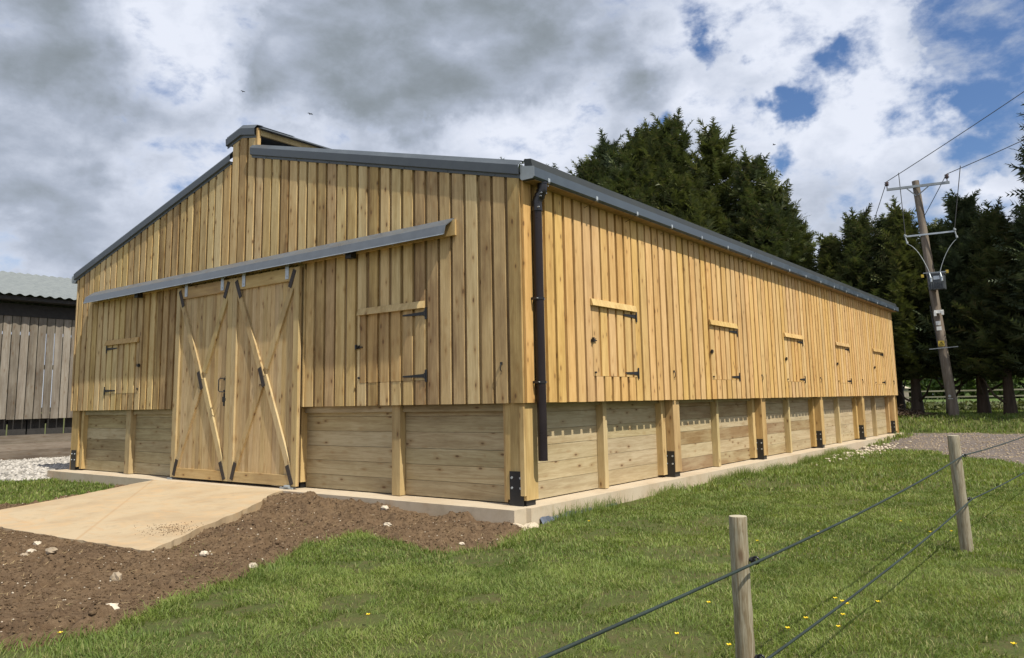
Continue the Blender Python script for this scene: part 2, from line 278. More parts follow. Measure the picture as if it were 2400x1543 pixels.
# ------------------------------------------------------------------ mesh helpers
class MB:
    def __init__(s): s.v = []; s.f = []; s.c = []; s.smooth = []; s.fm = []
    def add(s, vs, fs, rnd=None, smooth=False, mi=0):
        o = len(s.v); s.v += [tuple(v) for v in vs]
        if rnd is None: rnd = (random.random(), random.random(), random.random())
        for f in fs: s.f.append([o+i for i in f]); s.c.append(rnd); s.smooth.append(smooth); s.fm.append(mi)
        return s
    def box(s, x0, x1, y0, y1, z0, z1, **k):
        if x0 > x1: x0, x1 = x1, x0
        if y0 > y1: y0, y1 = y1, y0
        vs = [(x0, y0, z0), (x1, y0, z0), (x1, y1, z0), (x0, y1, z0), (x0, y0, z1), (x1, y0, z1), (x1, y1, z1), (x0, y1, z1)]
        return s.add(vs, [(0, 3, 2, 1), (4, 5, 6, 7), (0, 1, 5, 4), (1, 2, 6, 5), (2, 3, 7, 6), (3, 0, 4, 7)], **k)
    def obox(s, c, ax, ay, az, **k):   # oriented box, half vectors
        c, ax, ay, az = map(Vector, (c, ax, ay, az))
        vs = [c+sx*ax+sy*ay+sz*az for sz in (-1, 1) for sx, sy in ((-1, -1), (1, -1), (1, 1), (-1, 1))]
        return s.add(vs, [(0, 3, 2, 1), (4, 5, 6, 7), (0, 1, 5, 4), (1, 2, 6, 5), (2, 3, 7, 6), (3, 0, 4, 7)], **k)
    def prism(s, pts, ext, **k):   # polygon pts (3D), extruded by vector ext
        n = len(pts); e = Vector(ext); a = [Vector(p) for p in pts]
        return s.add(a+[p+e for p in a], [list(range(n))[::-1], list(range(n, 2*n))]+[(i, (i+1) % n, n+(i+1) % n, n+i) for i in range(n)], **k)
    def strip(s, prof, ext, t=None, **k):   # open profile sheet swept along ext
        n = len(prof); e = Vector(ext); a = [Vector(p) for p in prof]
        return s.add(a+[p+e for p in a], [(i, i+1, n+i+1, n+i) for i in range(n-1)], **k)
    def tube(s, pts, rs, n=12, cap=True, smooth=True, rnd=None, mi=0, capmi=None):
        pts = [Vector(p) for p in pts]
        if not isinstance(rs, (list, tuple)): rs = [rs]*len(pts)
        vs = []; up = Vector((0, 0, 1))
        for i, p in enumerate(pts):
            t = (pts[min(i+1, len(pts)-1)]-pts[max(i-1, 0)]).normalized()
            ref = Vector((1, 0, 0)) if abs(t.z) > .9 else up
            a = t.cross(ref).normalized(); b = t.cross(a).normalized()
            if i == 0: pa = a
            else:
                pa = (pa - t*pa.dot(t)).normalized()
            a = pa; b = t.cross(a).normalized()
            for j in range(n):
                an = 2*math.pi*j/n; vs.append(p+(a*math.cos(an)+b*math.sin(an))*rs[i])
        fs = [(i*n+j, i*n+(j+1) % n, (i+1)*n+(j+1) % n, (i+1)*n+j) for i in range(len(pts)-1) for j in range(n)]
        if rnd is None: rnd = (random.random(), random.random(), random.random())
        s.add(vs, fs, rnd=rnd, smooth=smooth, mi=mi)
        if cap:
            e = (len(pts)-1)*n; cm = mi if capmi is None else capmi
            s.add(vs[:n], [list(range(n))], rnd=rnd, mi=cm); s.add(vs[e:], [list(range(n))[::-1]], rnd=rnd, mi=cm)
        return s
    def build(s, name, material, parent=None, **props):
        base = Vector(parent_base(parent)) if parent else Vector((0, 0, 0))
        me = bpy.data.meshes.new(name); me.from_pydata([tuple(Vector(v)-base) for v in s.v], [], s.f)
        ms = material if isinstance(material, (list, tuple)) else [material]
        for q in ms: me.materials.append(q)
        me.polygons.foreach_set('use_smooth', s.smooth); me.polygons.foreach_set('material_index', s.fm)
        at = me.color_attributes.new('rnd', 'FLOAT_COLOR', 'CORNER')
        arr = np.ones((len(me.loops), 4), np.float32); i = 0
        cnt = np.array([len(f) for f in s.f]); arr[:, :3] = np.repeat(np.array(s.c, np.float32), cnt, axis=0)
        at.data.foreach_set('color', arr.ravel()); me.update()
        o = bpy.data.objects.new(name, me); COL.objects.link(o)
        if parent: o.parent = parent
        for k, v in props.items(): o[k] = v
        return o
BASES = {}
def parent_base(p):
    b = Vector((0, 0, 0))
    while p is not None: b += Vector(p.location); p = p.parent
    return b
def thing(name, label, cat, loc=(0, 0, 0), group=None):
    o = bpy.data.objects.new(name, None); COL.objects.link(o); o.location = loc; o.empty_display_size = .2
    o['label'] = label; o['category'] = cat; o['kind'] = 'thing'
    if group: o['group'] = group
    return o
def tag(o, label=None, cat=None, group=None, kind=None):
    if label: o['label'] = label
    if cat: o['category'] = cat
    if group: o['group'] = group
    if kind: o['kind'] = kind
    return o
def npmesh(name, V, F, material, rndc=None, smooth=False, parent=None):
    """V (n,3), F (m,k) with constant k; rndc per face (m,3)"""
    me = bpy.data.meshes.new(name); V = np.asarray(V, np.float32); F = np.asarray(F, np.int32); k = F.shape[1]
    if parent is not None: V = V - np.array(parent_base(parent), np.float32)
    me.vertices.add(len(V)); me.vertices.foreach_set('co', V.ravel())
    me.loops.add(F.size); me.loops.foreach_set('vertex_index', F.ravel())
    me.polygons.add(len(F)); me.polygons.foreach_set('loop_start', np.arange(0, F.size, k, dtype=np.int32)); me.polygons.foreach_set('loop_total', np.full(len(F), k, np.int32))
    if smooth: me.polygons.foreach_set('use_smooth', np.ones(len(F), bool))
    me.update(calc_edges=True); me.materials.append(material)
    if rndc is not None:
        at = me.color_attributes.new('rnd', 'FLOAT_COLOR', 'CORNER'); a = np.ones((F.size, 4), np.float32); a[:, :3] = np.repeat(rndc, k, axis=0); at.data.foreach_set('color', a.ravel())
    o = bpy.data.objects.new(name, me); COL.objects.link(o)
    if parent is not None: o.parent = parent
    return o
# numpy value noise
_L = RNG.random((256, 256)).astype(np.float32)
def vnoise(x, y):
    xi = np.floor(x).astype(int); yi = np.floor(y).astype(int); fx = x-xi; fy = y-yi; fx = fx*fx*(3-2*fx); fy = fy*fy*(3-2*fy)
    g = lambda a, b: _L[a & 255, b & 255]
    return (g(xi, yi)*(1-fx)+g(xi+1, yi)*fx)*(1-fy)+(g(xi, yi+1)*(1-fx)+g(xi+1, yi+1)*fx)*fy
def fbm(x, y, s, o=4, g=.5):
    t = 0; a = 1; n = 0
    for i in range(o): t = t+a*vnoise(x*s+17.3*i, y*s-9.1*i); n += a; a *= g; s *= 2.03
    return t/n
def sstep(x, a, b): t = np.clip((x-a)/(b-a), 0, 1); return t*t*(3-2*t)
def sdpoly(x, y, poly):   # signed distance, negative inside
    p = np.array(poly, float); d2 = np.full(x.shape, 1e18); ins = np.zeros(x.shape, bool); n = len(p)
    for i in range(n):
        a = p[i]; b = p[(i+1) % n]; ex, ey = b-a; wx = x-a[0]; wy = y-a[1]
        t = np.clip((wx*ex+wy*ey)/(ex*ex+ey*ey), 0, 1); dx = wx-t*ex; dy = wy-t*ey; d2 = np.minimum(d2, dx*dx+dy*dy)
        c = ((a[1] > y) != (b[1] > y)) & (x < (b[0]-a[0])*(y-a[1])/((b[1]-a[1]) if b[1] != a[1] else 1e-9)+a[0]); ins ^= c
    return np.where(ins, -1, 1)*np.sqrt(d2)

# ------------------------------------------------------------------ terrain
SOIL = [(.45, -.75), (.72, -1.25), (.78, -1.8), (.25, -2.3), (-.7, -2.05), (-1.35, -1.95), (-1.45, -2.7), (-.8, -3.6), (-.15, -4.4), (.05, -5.1), (.2, -5.6), (.35, -5.95), (.15, -6.5), (-1.2, -7.6), (-4, -8.2), (-9, -8.5), (-11, -7), (-9.0, -4.2), (-9.15, -2.6), (-9.5, -1.3), (-9.45, -.9), (-9.2, -.38), (.10, -.38)]
TRACK = [(.45, 15.2), (1.2, 16.6), (2.1, 16.3), (3.3, 14.6), (4.6, 13.0), (6.5, 11.3), (9, 10), (30, 4), (40, 20), (9, 25.0), (4, 26.3), (-.5, 26.4), (-16, 26.6), (-16, 24.4), (.3, 24.4), (.16, 17)]
GRAVEL = [(-22, -3.0), (-18.5, -1.9), (-16.3, -1.4), (-14.0, -1.0), (-13.9, -.2), (-13.9, 6), (-21.5, 6), (-21.5, 0)]
def base_h(x, y):
    h = -.25 + .13*sstep(y, 12, 26) + .50*sstep(y+.10*x, 26.6, 29.5)
    h = h + (fbm(x, y, .35, 3)-.5)*.07*sstep(np.abs(x-8)+np.abs(y+2), 0, 4)
    h = h + (fbm(x+40, y, 2.2, 3)-.5)*.045
    return h
def near_bld(x, y):   # distance outside the building footprint
    dx = np.maximum(np.maximum(-14.2-x, x-.13), 0); dy = np.maximum(np.maximum(-.37-y, y-24.3), 0); return np.hypot(dx, dy)
def soil_d(x, y): return sdpoly(x, y, SOIL)+(fbm(x, y, 1.6, 4)-.5)*.55
def track_d(x, y): return sdpoly(x, y, TRACK)+(fbm(x, y, .8, 4)-.5)*.9
def gravel_d(x, y): return sdpoly(x, y, GRAVEL)+(fbm(x, y, 1.8, 4)-.5)*.6
RAMP = [(-9.15, -.37), (-9.0, -.85), (-8.35, -2.4), (-7.8, -4.25), (-5.6, -4.28), (-2.36, -4.12), (-2.62, -3.7), (-3.2, -2.9), (-3.75, -2.0), (-4.3, -1.25), (-4.75, -.8), (-4.95, -.37)]
def ground_h(x, y):
    h = base_h(x, y)
    return h - .09*(1-sstep(soil_d(x, y), -.15, .05)) - .07*(1-sstep(track_d(x, y), -.3, .1)) - .5*(1-sstep(near_bld(x, y), -.01, .02))*0
def grid_mesh(name, x0, x1, y0, y1, st, hf, material, keep=None):
    xs = np.arange(x0, x1+st*.5, st); ys = np.arange(y0, y1+st*.5, st); X, Y = np.meshgrid(xs, ys); Z = hf(X, Y)
    nx, ny = len(xs), len(ys); I = np.arange(nx*ny).reshape(ny, nx)
    F = np.stack([I[:-1, :-1], I[:-1, 1:], I[1:, 1:], I[1:, :-1]], -1).reshape(-1, 4)
    V = np.stack([X, Y, Z], -1).reshape(-1, 3)
    if keep is not None:
        k = keep(X, Y).ravel(); F = F[k[F].any(1)]
        u, inv = np.unique(F, return_inverse=True); V = V[u]; F = inv.reshape(F.shape)
    return npmesh(name, V, F, material, smooth=True)
# one ground sheet: fine near, coarse far, made of a stretched grid
def axis(a, b, near, far, st):
    core = list(np.arange(a, b, st)); l = [a]; s = st
    while l[-1] > -far: s *= 1.25; l.append(l[-1]-s)
    r = [b]; s = st
    while r[-1] < far: r.append(r[-1]+s); s *= 1.25
    return np.array(sorted(set(l[1:]+core+r)))
xs = axis(-24, 12, 0, 900, .12); ys = axis(-8, 34, 0, 900, .12)
X, Y = np.meshgrid(xs, ys); Z = ground_h(X, Y); nx, ny = len(xs), len(ys); I = np.arange(nx*ny).reshape(ny, nx)
F = np.stack([I[:-1, :-1], I[:-1, 1:], I[1:, 1:], I[1:, :-1]], -1).reshape(-1, 4)
g = npmesh('ground', np.stack([X, Y, Z], -1).reshape(-1, 3), F, M['turf'], smooth=True); tag(g, kind='structure')
# brighter pasture beyond the trees, its own sheet a little above
def pasture_h(x, y): return base_h(x, y)+.03
X, Y = np.meshgrid(np.linspace(-120, 220, 60), np.linspace(42, 420, 60)); I = np.arange(3600).reshape(60, 60)
F = np.stack([I[:-1, :-1], I[:-1, 1:], I[1:, 1:], I[1:, :-1]], -1).reshape(-1, 4)
o = npmesh('field', np.stack([X, Y, pasture_h(X, Y)], -1).reshape(-1, 3), F, M['field'], smooth=True); tag(o, kind='structure')

CL = [(RNG.uniform(-10, 1), RNG.uniform(-8, -.5), RNG.uniform(.02, .07), RNG.uniform(.01, .035)) for _ in range(2600)]
def soil_h(x, y):
    sd_ = soil_d(x, y)
    h = base_h(x, y) - .015 + .12*sstep(-x, .8, 4.2)*sstep(y, -1.6, -.45) + .03*sstep(y, -2.2, -.6)
    n1 = np.abs(fbm(x, y, 7, 3)-.5)*2; n2 = np.abs(fbm(x+9, y+3, 17, 3)-.5)*2
    lump = fbm(x, y, 2.0, 2); rough = .5+.9*sstep(lump, .4, .65)
    cl_ = fbm(x+3, y-5, 9, 3); h = h + np.maximum(0, cl_-.52)*.16*rough + (.5-n1)*.085*rough + (.4-n2)*.040*rough + (fbm(x, y, 1.3, 3)-.5)*.07
    rd = sdpoly(x, y, RAMP)
    h = np.where(rd < .5, np.minimum(h, ramp_top(y)-.012+.02*np.clip(rd, 0, 1)+(.5-n1)*.02), h)
    h = np.where(rd < -.06, ramp_top(y)-.15, h)
    return h - .16*sstep(sd_, -.05, .14)
def ramp_top(y): return -.043 - .175*np.clip((-.37-y)/3.9, 0, 1)
o = grid_mesh('soil_ground', -11.5, 1.1, -8.6, -.36, .022, soil_h, M['soil'], keep=lambda x, y: (soil_d(x, y) < .16) & (sdpoly(x, y, RAMP) > -.15)); tag(o, kind='structure')
def track_h(x, y):
    return base_h(x, y)-.03+(fbm(x, y, 5, 4)-.5)*.05+(fbm(x, y, 1, 2)-.5)*.05-.13*sstep(track_d(x, y), 0, .3)
o = grid_mesh('gravel_road', -16, 22, 8, 27.5, .09, track_h, M['track'], keep=lambda x, y: track_d(x, y) < .32); tag(o, kind='structure')

# ramp
mb = MB(); top = [(x, y, float(ramp_top(y))) for x, y in RAMP]
rp = []
for (x, y) in RAMP: rp.append((x, y))
# densify edge with slight irregularity
dense = []
for i in range(len(rp)):
    a = Vector((*rp[i], 0)); b = Vector((*rp[(i+1) % len(rp)], 0)); n = max(1, int((b-a).length/.12))
    for k in range(n):
        p = a.lerp(b, k/n); j = 0 if p.y > -.5 else .018
        dense.append((p.x+random.uniform(-j, j), p.y+random.uniform(-j, j)))
topv = [(x, y, float(ramp_top(y))) for x, y in dense]; n = len(topv)
mb.add(topv+[(x, y, z-.17) for x, y, z in topv], [list(range(n))]+[(i, n+i, n+(i+1) % n, (i+1) % n) for i in range(n)])
o = mb.build('path', M['ramp']); tag(o, 'pale concrete ramp flaring out from the sliding doors', kind='structure')
# ------------------------------------------------------------------ the timber barn
W, L, ZB, ZE, SL = 13.9, 24.03, 1.38, 4.63, .256
XR = -W/2
barn = thing('timber_barn', 'long new timber barn with board cladding, grey metal roof and sliding doors', 'barn', (XR, L/2, 0))
def zc(x): return ZE+SL*min(-x, x+W)
def zt(x):
    if -7.31 < x < -6.49: return 6.86-.12*abs(x-XR)/.4
    return zc(x)
PROUD = -.038
# gable cladding: inner backing boards, then outer boards with gaps
HFR = (-3.39, -1.86, 1.75, 2.90); HFL = (-12.18, -10.66, 1.75, 2.90)
DOORHOLE = (-8.80, -5.05, ZB-.1, 3.80)
def vboard(mb, x0, x1, y0, y1, holes, zlo=ZB, top=None):
    cuts = sorted(set([x0, x1]+[c for c in (-7.31, -6.49, XR) if x0 < c < x1]))
    cuts = sorted(set(cuts+[c for h in holes for c in (h[0], h[1]) if x0+.001 < c < x1-.001]))
    rc = (random.random(), random.random(), random.random())
    for a, b in zip(cuts[:-1], cuts[1:]):
        if b-a < .004: continue
        mid = (a+b)/2; segs = [(zlo, None)]
        for h in holes:
            if h[0] < mid < h[1]:
                segs = [(zlo, h[2]), (h[3], None)] if h[2] > zlo+.01 else [(h[3], None)]
        for s0, s1 in segs:
            za = zt(a+.0005) if s1 is None else s1; zb = zt(b-.0005) if s1 is None else s1
            if s1 is None and top: za = zb = top
            mb.prism([(a, y0, s0), (b, y0, s0), (b, y0, zb), (a, y0, za)], (0, y1-y0, 0), rnd=rc)
gc = MB(); gi = MB(); x = 0.
bx = []
while x > -W+.02:
    wd = random.uniform(.188, .216); x1 = max(x-wd, -W); bx.append((x1, x)); x = x1-(.27-wd)+random.uniform(-.008, .008)
for a, b in bx:
    j = random.uniform(-.003, .003)
    vboard(gc, a, b, PROUD+j, -.001+j*.3, [HFR, HFL, DOORHOLE])
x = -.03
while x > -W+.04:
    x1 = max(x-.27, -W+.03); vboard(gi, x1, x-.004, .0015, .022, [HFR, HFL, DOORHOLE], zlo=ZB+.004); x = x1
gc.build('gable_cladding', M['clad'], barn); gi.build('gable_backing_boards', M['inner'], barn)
# side cladding (+x face), outer face at x=+.03
def sideboards(XO, XI, xi0, xi1, holes, nm, mt, sign=1):
    so_ = MB(); si = MB(); y = .002
    while y < L:
        wd = random.uniform(.192, .214); y1 = min(y+wd, L); rc = (random.random(), random.random(), random.random()); j = random.uniform(-.003, .003)
        ycuts = sorted(set([y, y1]+[c for h in holes for c in h[:2] if y < c < y1]))
        for a, b in zip(ycuts[:-1], ycuts[1:]):
            segs = [(ZB, ZE)]
            for h in holes:
                if h[0] < (a+b)/2 < h[1]: segs = [(ZB, h[2]), (h[3], ZE)]
            for s0, s1 in segs: so_.box(XI+.001*sign, XO+j, a, b, s0+random.uniform(-.003, .003) if s0 == ZB else s0, s1, rnd=rc)
        y = y1+(.27-wd)+random.uniform(-.008, .008)
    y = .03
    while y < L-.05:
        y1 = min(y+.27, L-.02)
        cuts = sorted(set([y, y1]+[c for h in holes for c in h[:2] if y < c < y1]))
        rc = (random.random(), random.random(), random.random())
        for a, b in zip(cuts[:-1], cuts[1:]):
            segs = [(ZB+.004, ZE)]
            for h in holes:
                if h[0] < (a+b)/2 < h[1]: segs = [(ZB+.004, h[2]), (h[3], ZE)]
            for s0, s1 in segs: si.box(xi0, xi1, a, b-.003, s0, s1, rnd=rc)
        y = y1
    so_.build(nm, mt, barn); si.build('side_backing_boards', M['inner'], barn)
BAY = 4.685
SH = [(1.80+BAY*k, 3.26+BAY*k, 1.78, 2.93) for k in range(5)]
sideboards(.044, .0, -.024, -.001, SH, 'side_cladding', M['clad_side'])
# far side and rear walls, plain boarding (seen only from other places)
mb = MB(); y = 0.
while y < L: mb.box(-W-.002, -W-.028, y, min(y+.2, L), ZB, ZE); y += .26
mb.box(-W+.002, -W+.03, .03, L-.03, -.04, ZE)
mb.build('far_side_cladding', M['clad_side'], barn)
mb = MB(); x = 0.
while x > -W: 
    x1 = max(x-.2, -W); mb.prism([(x1, L, ZB), (x, L, ZB), (x, L, zc(x)), (x1, L, zc(x1))], (0, .028, 0)); x -= .26
mb.prism([(-W+.03, L-.03, -.04), (-.03, L-.03, -.04), (-.03, L-.03, zc(-.03)), (XR, L-.03, 6.3), (-W+.03, L-.03, zc(-.03))], (0, .028, 0))
mb.build('rear_cladding', M['clad_side'], barn)

# roof sheets
mb = MB()
for s in (1, -1):
    f = lambda x: (x if s > 0 else -W-x)
    xe, xr = .17, -6.45
    pts = [(f(xe), -.02, ZE-SL*xe+.15), (f(xr), -.02, ZE-SL*xr+.15), (f(xr), -.02, ZE-SL*xr+.10), (f(xe), -.02, ZE-SL*xe+.10)]
    mb.prism(pts, (0, L+.08, 0))
roof = mb.build('roof', M['flash'], barn)
mb = MB()   # corrugation ribs on the sheets
for s in (1, -1):
    f = lambda x: (x if s > 0 else -W-x)
    y = .2
    while y < L:
        mb.prism([(f(.15), y, ZE-SL*.15+.152), (f(-6.40), y, ZE+SL*6.4+.152), (f(-6.40), y, ZE+SL*6.4+.180), (f(.15), y, ZE-SL*.15+.180)], (0, .06, 0)); y += .30
mb.build('roof_ribs', M['flash'], roof)
# raised open ridge: cap, fascia, posts
mb = MB()
zr = 6.99
for s in (1, -1):
    f = lambda x: (XR+x*s)
    mb.prism([(f(0), .0, zr+.05), (f(.62), .0, zr-.10), (f(.62), .0, zr-.125), (f(0), .0, zr+.025)], (0, L, 0))
cap = mb.build('ridge_cap', M['flashlight'], barn)
mb = MB()
for s in (1, -1):
    x = XR+s*.50; mb.box(x-.025, x+.025, .04, L-.02, zr-.235, zr-.13)
    y = 1.2
    while y < L: mb.box(x-.02, x+.02, y, y+.08, zr-.42, zr-.235); y += 2.35
mb.build('ridge_fascia', M['stud'], barn)
mb = MB(); mb.box(-6.49, -6.44, -.035, .045, 6.55, 6.90); mb.build('ridge_trim_post', M['pine'], barn)
# verge flashings
def flashing(x0, x1, name, zoff=0., slope=True, z0=None, z1=None):
    mb = MB()
    prof = [(-.046, .0), (-.050, .045), (-.090, .055), (-.097, .19), (-.025, .275), (.12, .285)]
    za = zc(x0) if z0 is None else z0; zb = zc(x1) if z1 is None else z1
    a = [(x0, y, za+z+zoff) for y, z in prof]; b = [(x1, y, zb+z+zoff) for y, z in prof]; n = len(prof)
    t = .004
    a2 = [(x, y+t, z-t) for x, y, z in a]; b2 = [(x, y+t, z-t) for x, y, z in b]
    fs = [(i, i+1, n+i+1, n+i) for i in range(n-1)]+[(2*n+i, 3*n+i, 3*n+i+1, 2*n+i+1) for i in range(n-1)]
    fs += [(i, 2*n+i, 2*n+i+1, i+1) for i in range(n-1)]+[(n+i, n+i+1, 3*n+i+1, 3*n+i) for i in range(n-1)]+[(0, n, 3*n, 2*n)]
    mb.add(a+b+a2+b2, fs)
    # screws
    k = int(abs(x1-x0)/.9)
    for i in range(k):
        t_ = (i+.5)/k; xx = x0+(x1-x0)*t_; zz = za+(zb-za)*t_+zoff+.02
        mb.tube([(xx, -.049, zz), (xx, -.060, zz)], .010, 6)
    return mb
fl = flashing(.035, -6.60, 'r'); fl.build('verge_flashing', M['flash'], barn)
fl = flashing(-W-.10, -7.29, 'l', z0=zc(0)-.0256, z1=zc(-7.29)); fl.build('verge_flashing', M['flash'], barn)
mb = flashing(-6.47, XR+.0, 'c', z0=6.70, z1=6.80)
mb2 = flashing(XR, -7.45, 'c2', z0=6.80, z1=6.675)
mb.build('ridge_end_flashing', M['flash'], barn); mb2.build('ridge_end_flashing', M['flash'], barn)
mb = MB()
for s in (1, -1):
    f = lambda x: (XR+x*s)
    mb.prism([(f(0), -.03, zr+.085), (f(.56), -.03, zr-.055), (f(.56), -.03, zr-.06), (f(0), -.03, zr+.078)], (0, .85, 0))
mb.build('ridge_end_sheet', M['flash'], barn)

# gutter (square box gutter) along the right eave and the left eave
def gutter(s):
    X = (lambda x: x) if s > 0 else (lambda x: -W-x)
    g = MB(); y0, y1 = -.05, L+.12
    prof = [(.055, 4.80), (.055, 4.60), (.075, 4.585), (.255, 4.585), (.285, 4.61), (.285, 4.745), (.270, 4.745), (.270, 4.615), (.25, 4.60), (.075, 4.60), (.070, 4.61), (.070, 4.80)]
    P_ = [(X(a), y0, b) for a, b in prof]
    g.prism(P_, (0, y1-y0, 0), rnd=(.5, .5, .5))
    go = g.build('gutter', M['gutter'], barn)
    e = MB()
    for yy in (y0-.004, y1):
        e = MB(); e.prism([(X(.04), yy, 4.80), (X(.04), yy, 4.605), (X(.07), yy, 4.582), (X(.258), yy, 4.582), (X(.29), yy, 4.608), (X(.29), yy, 4.755)], (0, .004, 0)); e.build('gutter_end', M['galvdull'], go)
    y = .30; st = MB(); cl = MB()
    while y < L+.1:
        cl.box(X(.2855), X(.292), y, y+.05, 4.595, 4.65); cl.box(X(.24), X(.29), y+.005, y+.045, 4.578, 4.583)
        st.prism([(X(.046), y+.015, 4.50), (X(.046), y+.015, 4.509), (X(.262), y+.015, 4.582), (X(.262), y+.015, 4.572)], (0, .008, 0))
        y += 1.36
    cl.build('gutter_clip', M['galv'], go, kind='stuff'); st.build('gutter_stay', M['inner'], go, kind='stuff')
gutter(1); gutter(-1)
mb = MB(); mb.box(.046, .054, .0, L, 4.64, 4.80); mb.build('eave_fascia', M['flash'], barn)
mb = MB(); mb.box(.049, .245, .02, L, 4.572, 4.580); mb.build('gutter_reflection_board', M['inner'], barn)  # added brown board standing in for reflected light on the gutter underside
# dark strip above the gutter, roof overhang shade put into its colour
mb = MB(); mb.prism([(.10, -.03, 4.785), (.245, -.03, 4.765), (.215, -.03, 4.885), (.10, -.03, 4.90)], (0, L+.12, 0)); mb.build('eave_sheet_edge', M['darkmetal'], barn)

# downpipe
mb = MB(); px_, py_ = .125, .235; r = .068
mb.tube([(px_, py_, 4.20), (px_, py_, .57)], r, 24, cap=False)
mb.tube([(px_, py_, .572), (px_, py_, .60)], r-.006, 24)
dp = mb.build('downpipe', M['pipe'], barn)
mb = MB()
path = [(.20, .27, 4.60), (.20, .27, 4.52), (.198, .268, 4.475), (.175, .26, 4.42), (.145, .248, 4.36), (.122, .238, 4.30), (px_, py_, 4.24), (px_, py_, 4.17)]
mb.tube(path, r+.006, 24, cap=False)
for i, (p, q) in enumerate([((.20, .27, 4.585), (.20, .27, 4.565)), ((.168, .257, 4.405), (.152, .251, 4.375)), ((px_, py_, 4.185), (px_, py_, 4.165)), ((.19, .266, 4.46), (.183, .263, 4.445))]): mb.tube([p, q], r+.013, 24)
el = mb.build('pipe_elbow', M['pvc'], dp)
mb = MB()
for z, y in ((4.21, .17), (4.37, .185), (4.42, .19), (4.43, .31), (4.54, .33)):
    mb.tube([(px_+.05+max(0, z-4.2)*.18, y, z), (px_+.085+max(0, z-4.2)*.18, y-.005, z)], .008, 8)
mb.build('elbow_bolt', M['galv'], dp, kind='stuff')
for z in (2.87, 1.67):
    mb = MB(); mb.tube([(px_, py_, z-.018), (px_, py_, z+.018)], r+.008, 24)
    for yy in (-.085, .085): mb.box(.046, px_+.02, py_+yy-.012, py_+yy+.012, z-.018, z+.018)
    c = mb.build('pipe_bracket', M['pvc'], dp)
    for yy in (-.1, .1): mb = MB(); mb.tube([(px_+.02, py_+yy*.85, z), (px_+.036, py_+yy*.85, z)], .008, 8); mb.build('bracket_bolt', M['galv'], dp)

# concrete plinth with footing lump and membrane
mb = MB()
SZ = -.045
mb.prism([(-14.15, -.37, SZ), (.06, -.37, SZ), (.06, -.10, SZ), (.13, -.08, SZ), (.13, L+.25, SZ), (-14.15, L+.25, SZ)], (0, 0, -.42))
mb.build('concrete_plinth', M['conc'], barn)
def lumpy(mb, c, r3, n=3, amp=.18, seed=0, **k):
    rs = random.Random(seed); vs = []; nu, nv = 12, 7
    for i in range(nv+1):
        th = math.pi*i/nv
        for j in range(nu):
            ph = 2*math.pi*j/nu; q = 1+rs.uniform(-amp, amp) if 0 < i < nv else 1
            vs.append((c[0]+r3[0]*q*math.sin(th)*math.cos(ph), c[1]+r3[1]*q*math.sin(th)*math.sin(ph), c[2]+r3[2]*q*math.cos(th)))
    fs = [(i*nu+j, (i+1)*nu+j, (i+1)*nu+(j+1) % nu, i*nu+(j+1) % nu) for i in range(nv) for j in range(nu)]
    mb.add(vs, fs, **k)
mb = MB()
lumpy(mb, (.12, -.42, -.30), (.16, .12, .10), seed=3); lumpy(mb, (.25, -.25, -.30), (.12, .16, .09), seed=5); lumpy(mb, (.27, -.42, -.31), (.10, .08, .06), seed=6)
mb.build('footing', M['conc'], barn)
mb = MB(); pts = []
y = .1
xs_ = []
while y < 2.3: xs_.append(y); y += .07
lo = [(.142+random.uniform(0, .02)+.05*max(0, 1-k/2.3), k, -.30) for k in xs_]; hi = [(.136+random.uniform(0, .008), k, -.165-.05*random.random()-.02*k) for k in xs_]
n = len(xs_); mb.add(hi+lo, [(i, i+1, n+i+1, n+i) for i in range(n-1)]); mb.build('membrane', M['membrane'], barn)

# horizontal walling boards (front): plane y=.16
def hpanel_front(x0, x1, y=.16):
    mb = MB(); zs = [-.03, .21, .455, .70, .955, 1.20, 1.46]
    for a, b in zip(zs[:-1], zs[1:]): mb.box(x0, x1, y+random.uniform(-.003, .003), y+.05, a+.002, b-.003)
    return mb.build('walling_panel', M['sleepX'], barn)
for a, b in ((-5.0, -2.70), (-2.50, -.40), (-13.45, -11.26), (-11.04, -9.0)): hpanel_front(a, b)
# a top rail just below cladding, in shade
for a, b in ((-4.97, -2.7), (-2.5, -.43), (-13.45, -11.26), (-11.04, -9.0)): mb = MB(); mb.box(a, b, .09, .155, 1.27, 1.50); mb.build('wall_rail', M['sleepX'], barn)
def hpanel_side(y0, y1, tones):
    mb = MB(); zs = [-.03, .225, .49, .75, .985, 1.24, 1.50]
    for i, (a, b) in enumerate(zip(zs[:-1], zs[1:])): mb.box(-.34, -.295+random.uniform(-.003, .003), y0, y1, a+.002, b-.003, rnd=(tones[i], random.random(), random.random()))
    return mb.build('walling_panel', M['sleepY'], barn)
T = [[.6, .7, .65, .6, .75, .6], [.6, .65, .7, .6, .7, .55], [.0, .85, .0, .9, .1, .1], [.05, .9, .0, .85, .1, .05], [.4, .9, .05, .85, .5, .4], [.35, .85, .1, .85, .5, .4], [.8, .75, .7, .75, .6, .5], [.8, .7, .75, .7, .6, .5], [.5, .6, .5, .6, .5, .5], [.5, .6, .5, .6, .5, .5]]
for k in range(5):
    y0 = .32+BAY*k; ys_ = .29+BAY*(k+1)-.36; mid = 2.42+BAY*k
    hpanel_side(y0, mid-.03, T[2*k]); hpanel_side(mid+.11, ys_+.08, T[2*k+1])
    mb = MB(); mb.box(-.315, -.165, mid-.02, mid+.10, -.035, 1.45); mb.build('wall_stud', M['stud'], barn)
    mb = MB(); mb.box(-.315, -.175, ys_-.08, ys_+.075, .0, 1.45); mb.build('wall_stud', M['pine'], barn)
mb = MB(); mb.box(-.29, -.21, .33, L-.3, 1.32, 1.50)
mb.build('wall_rail', M['sleepY'], barn)
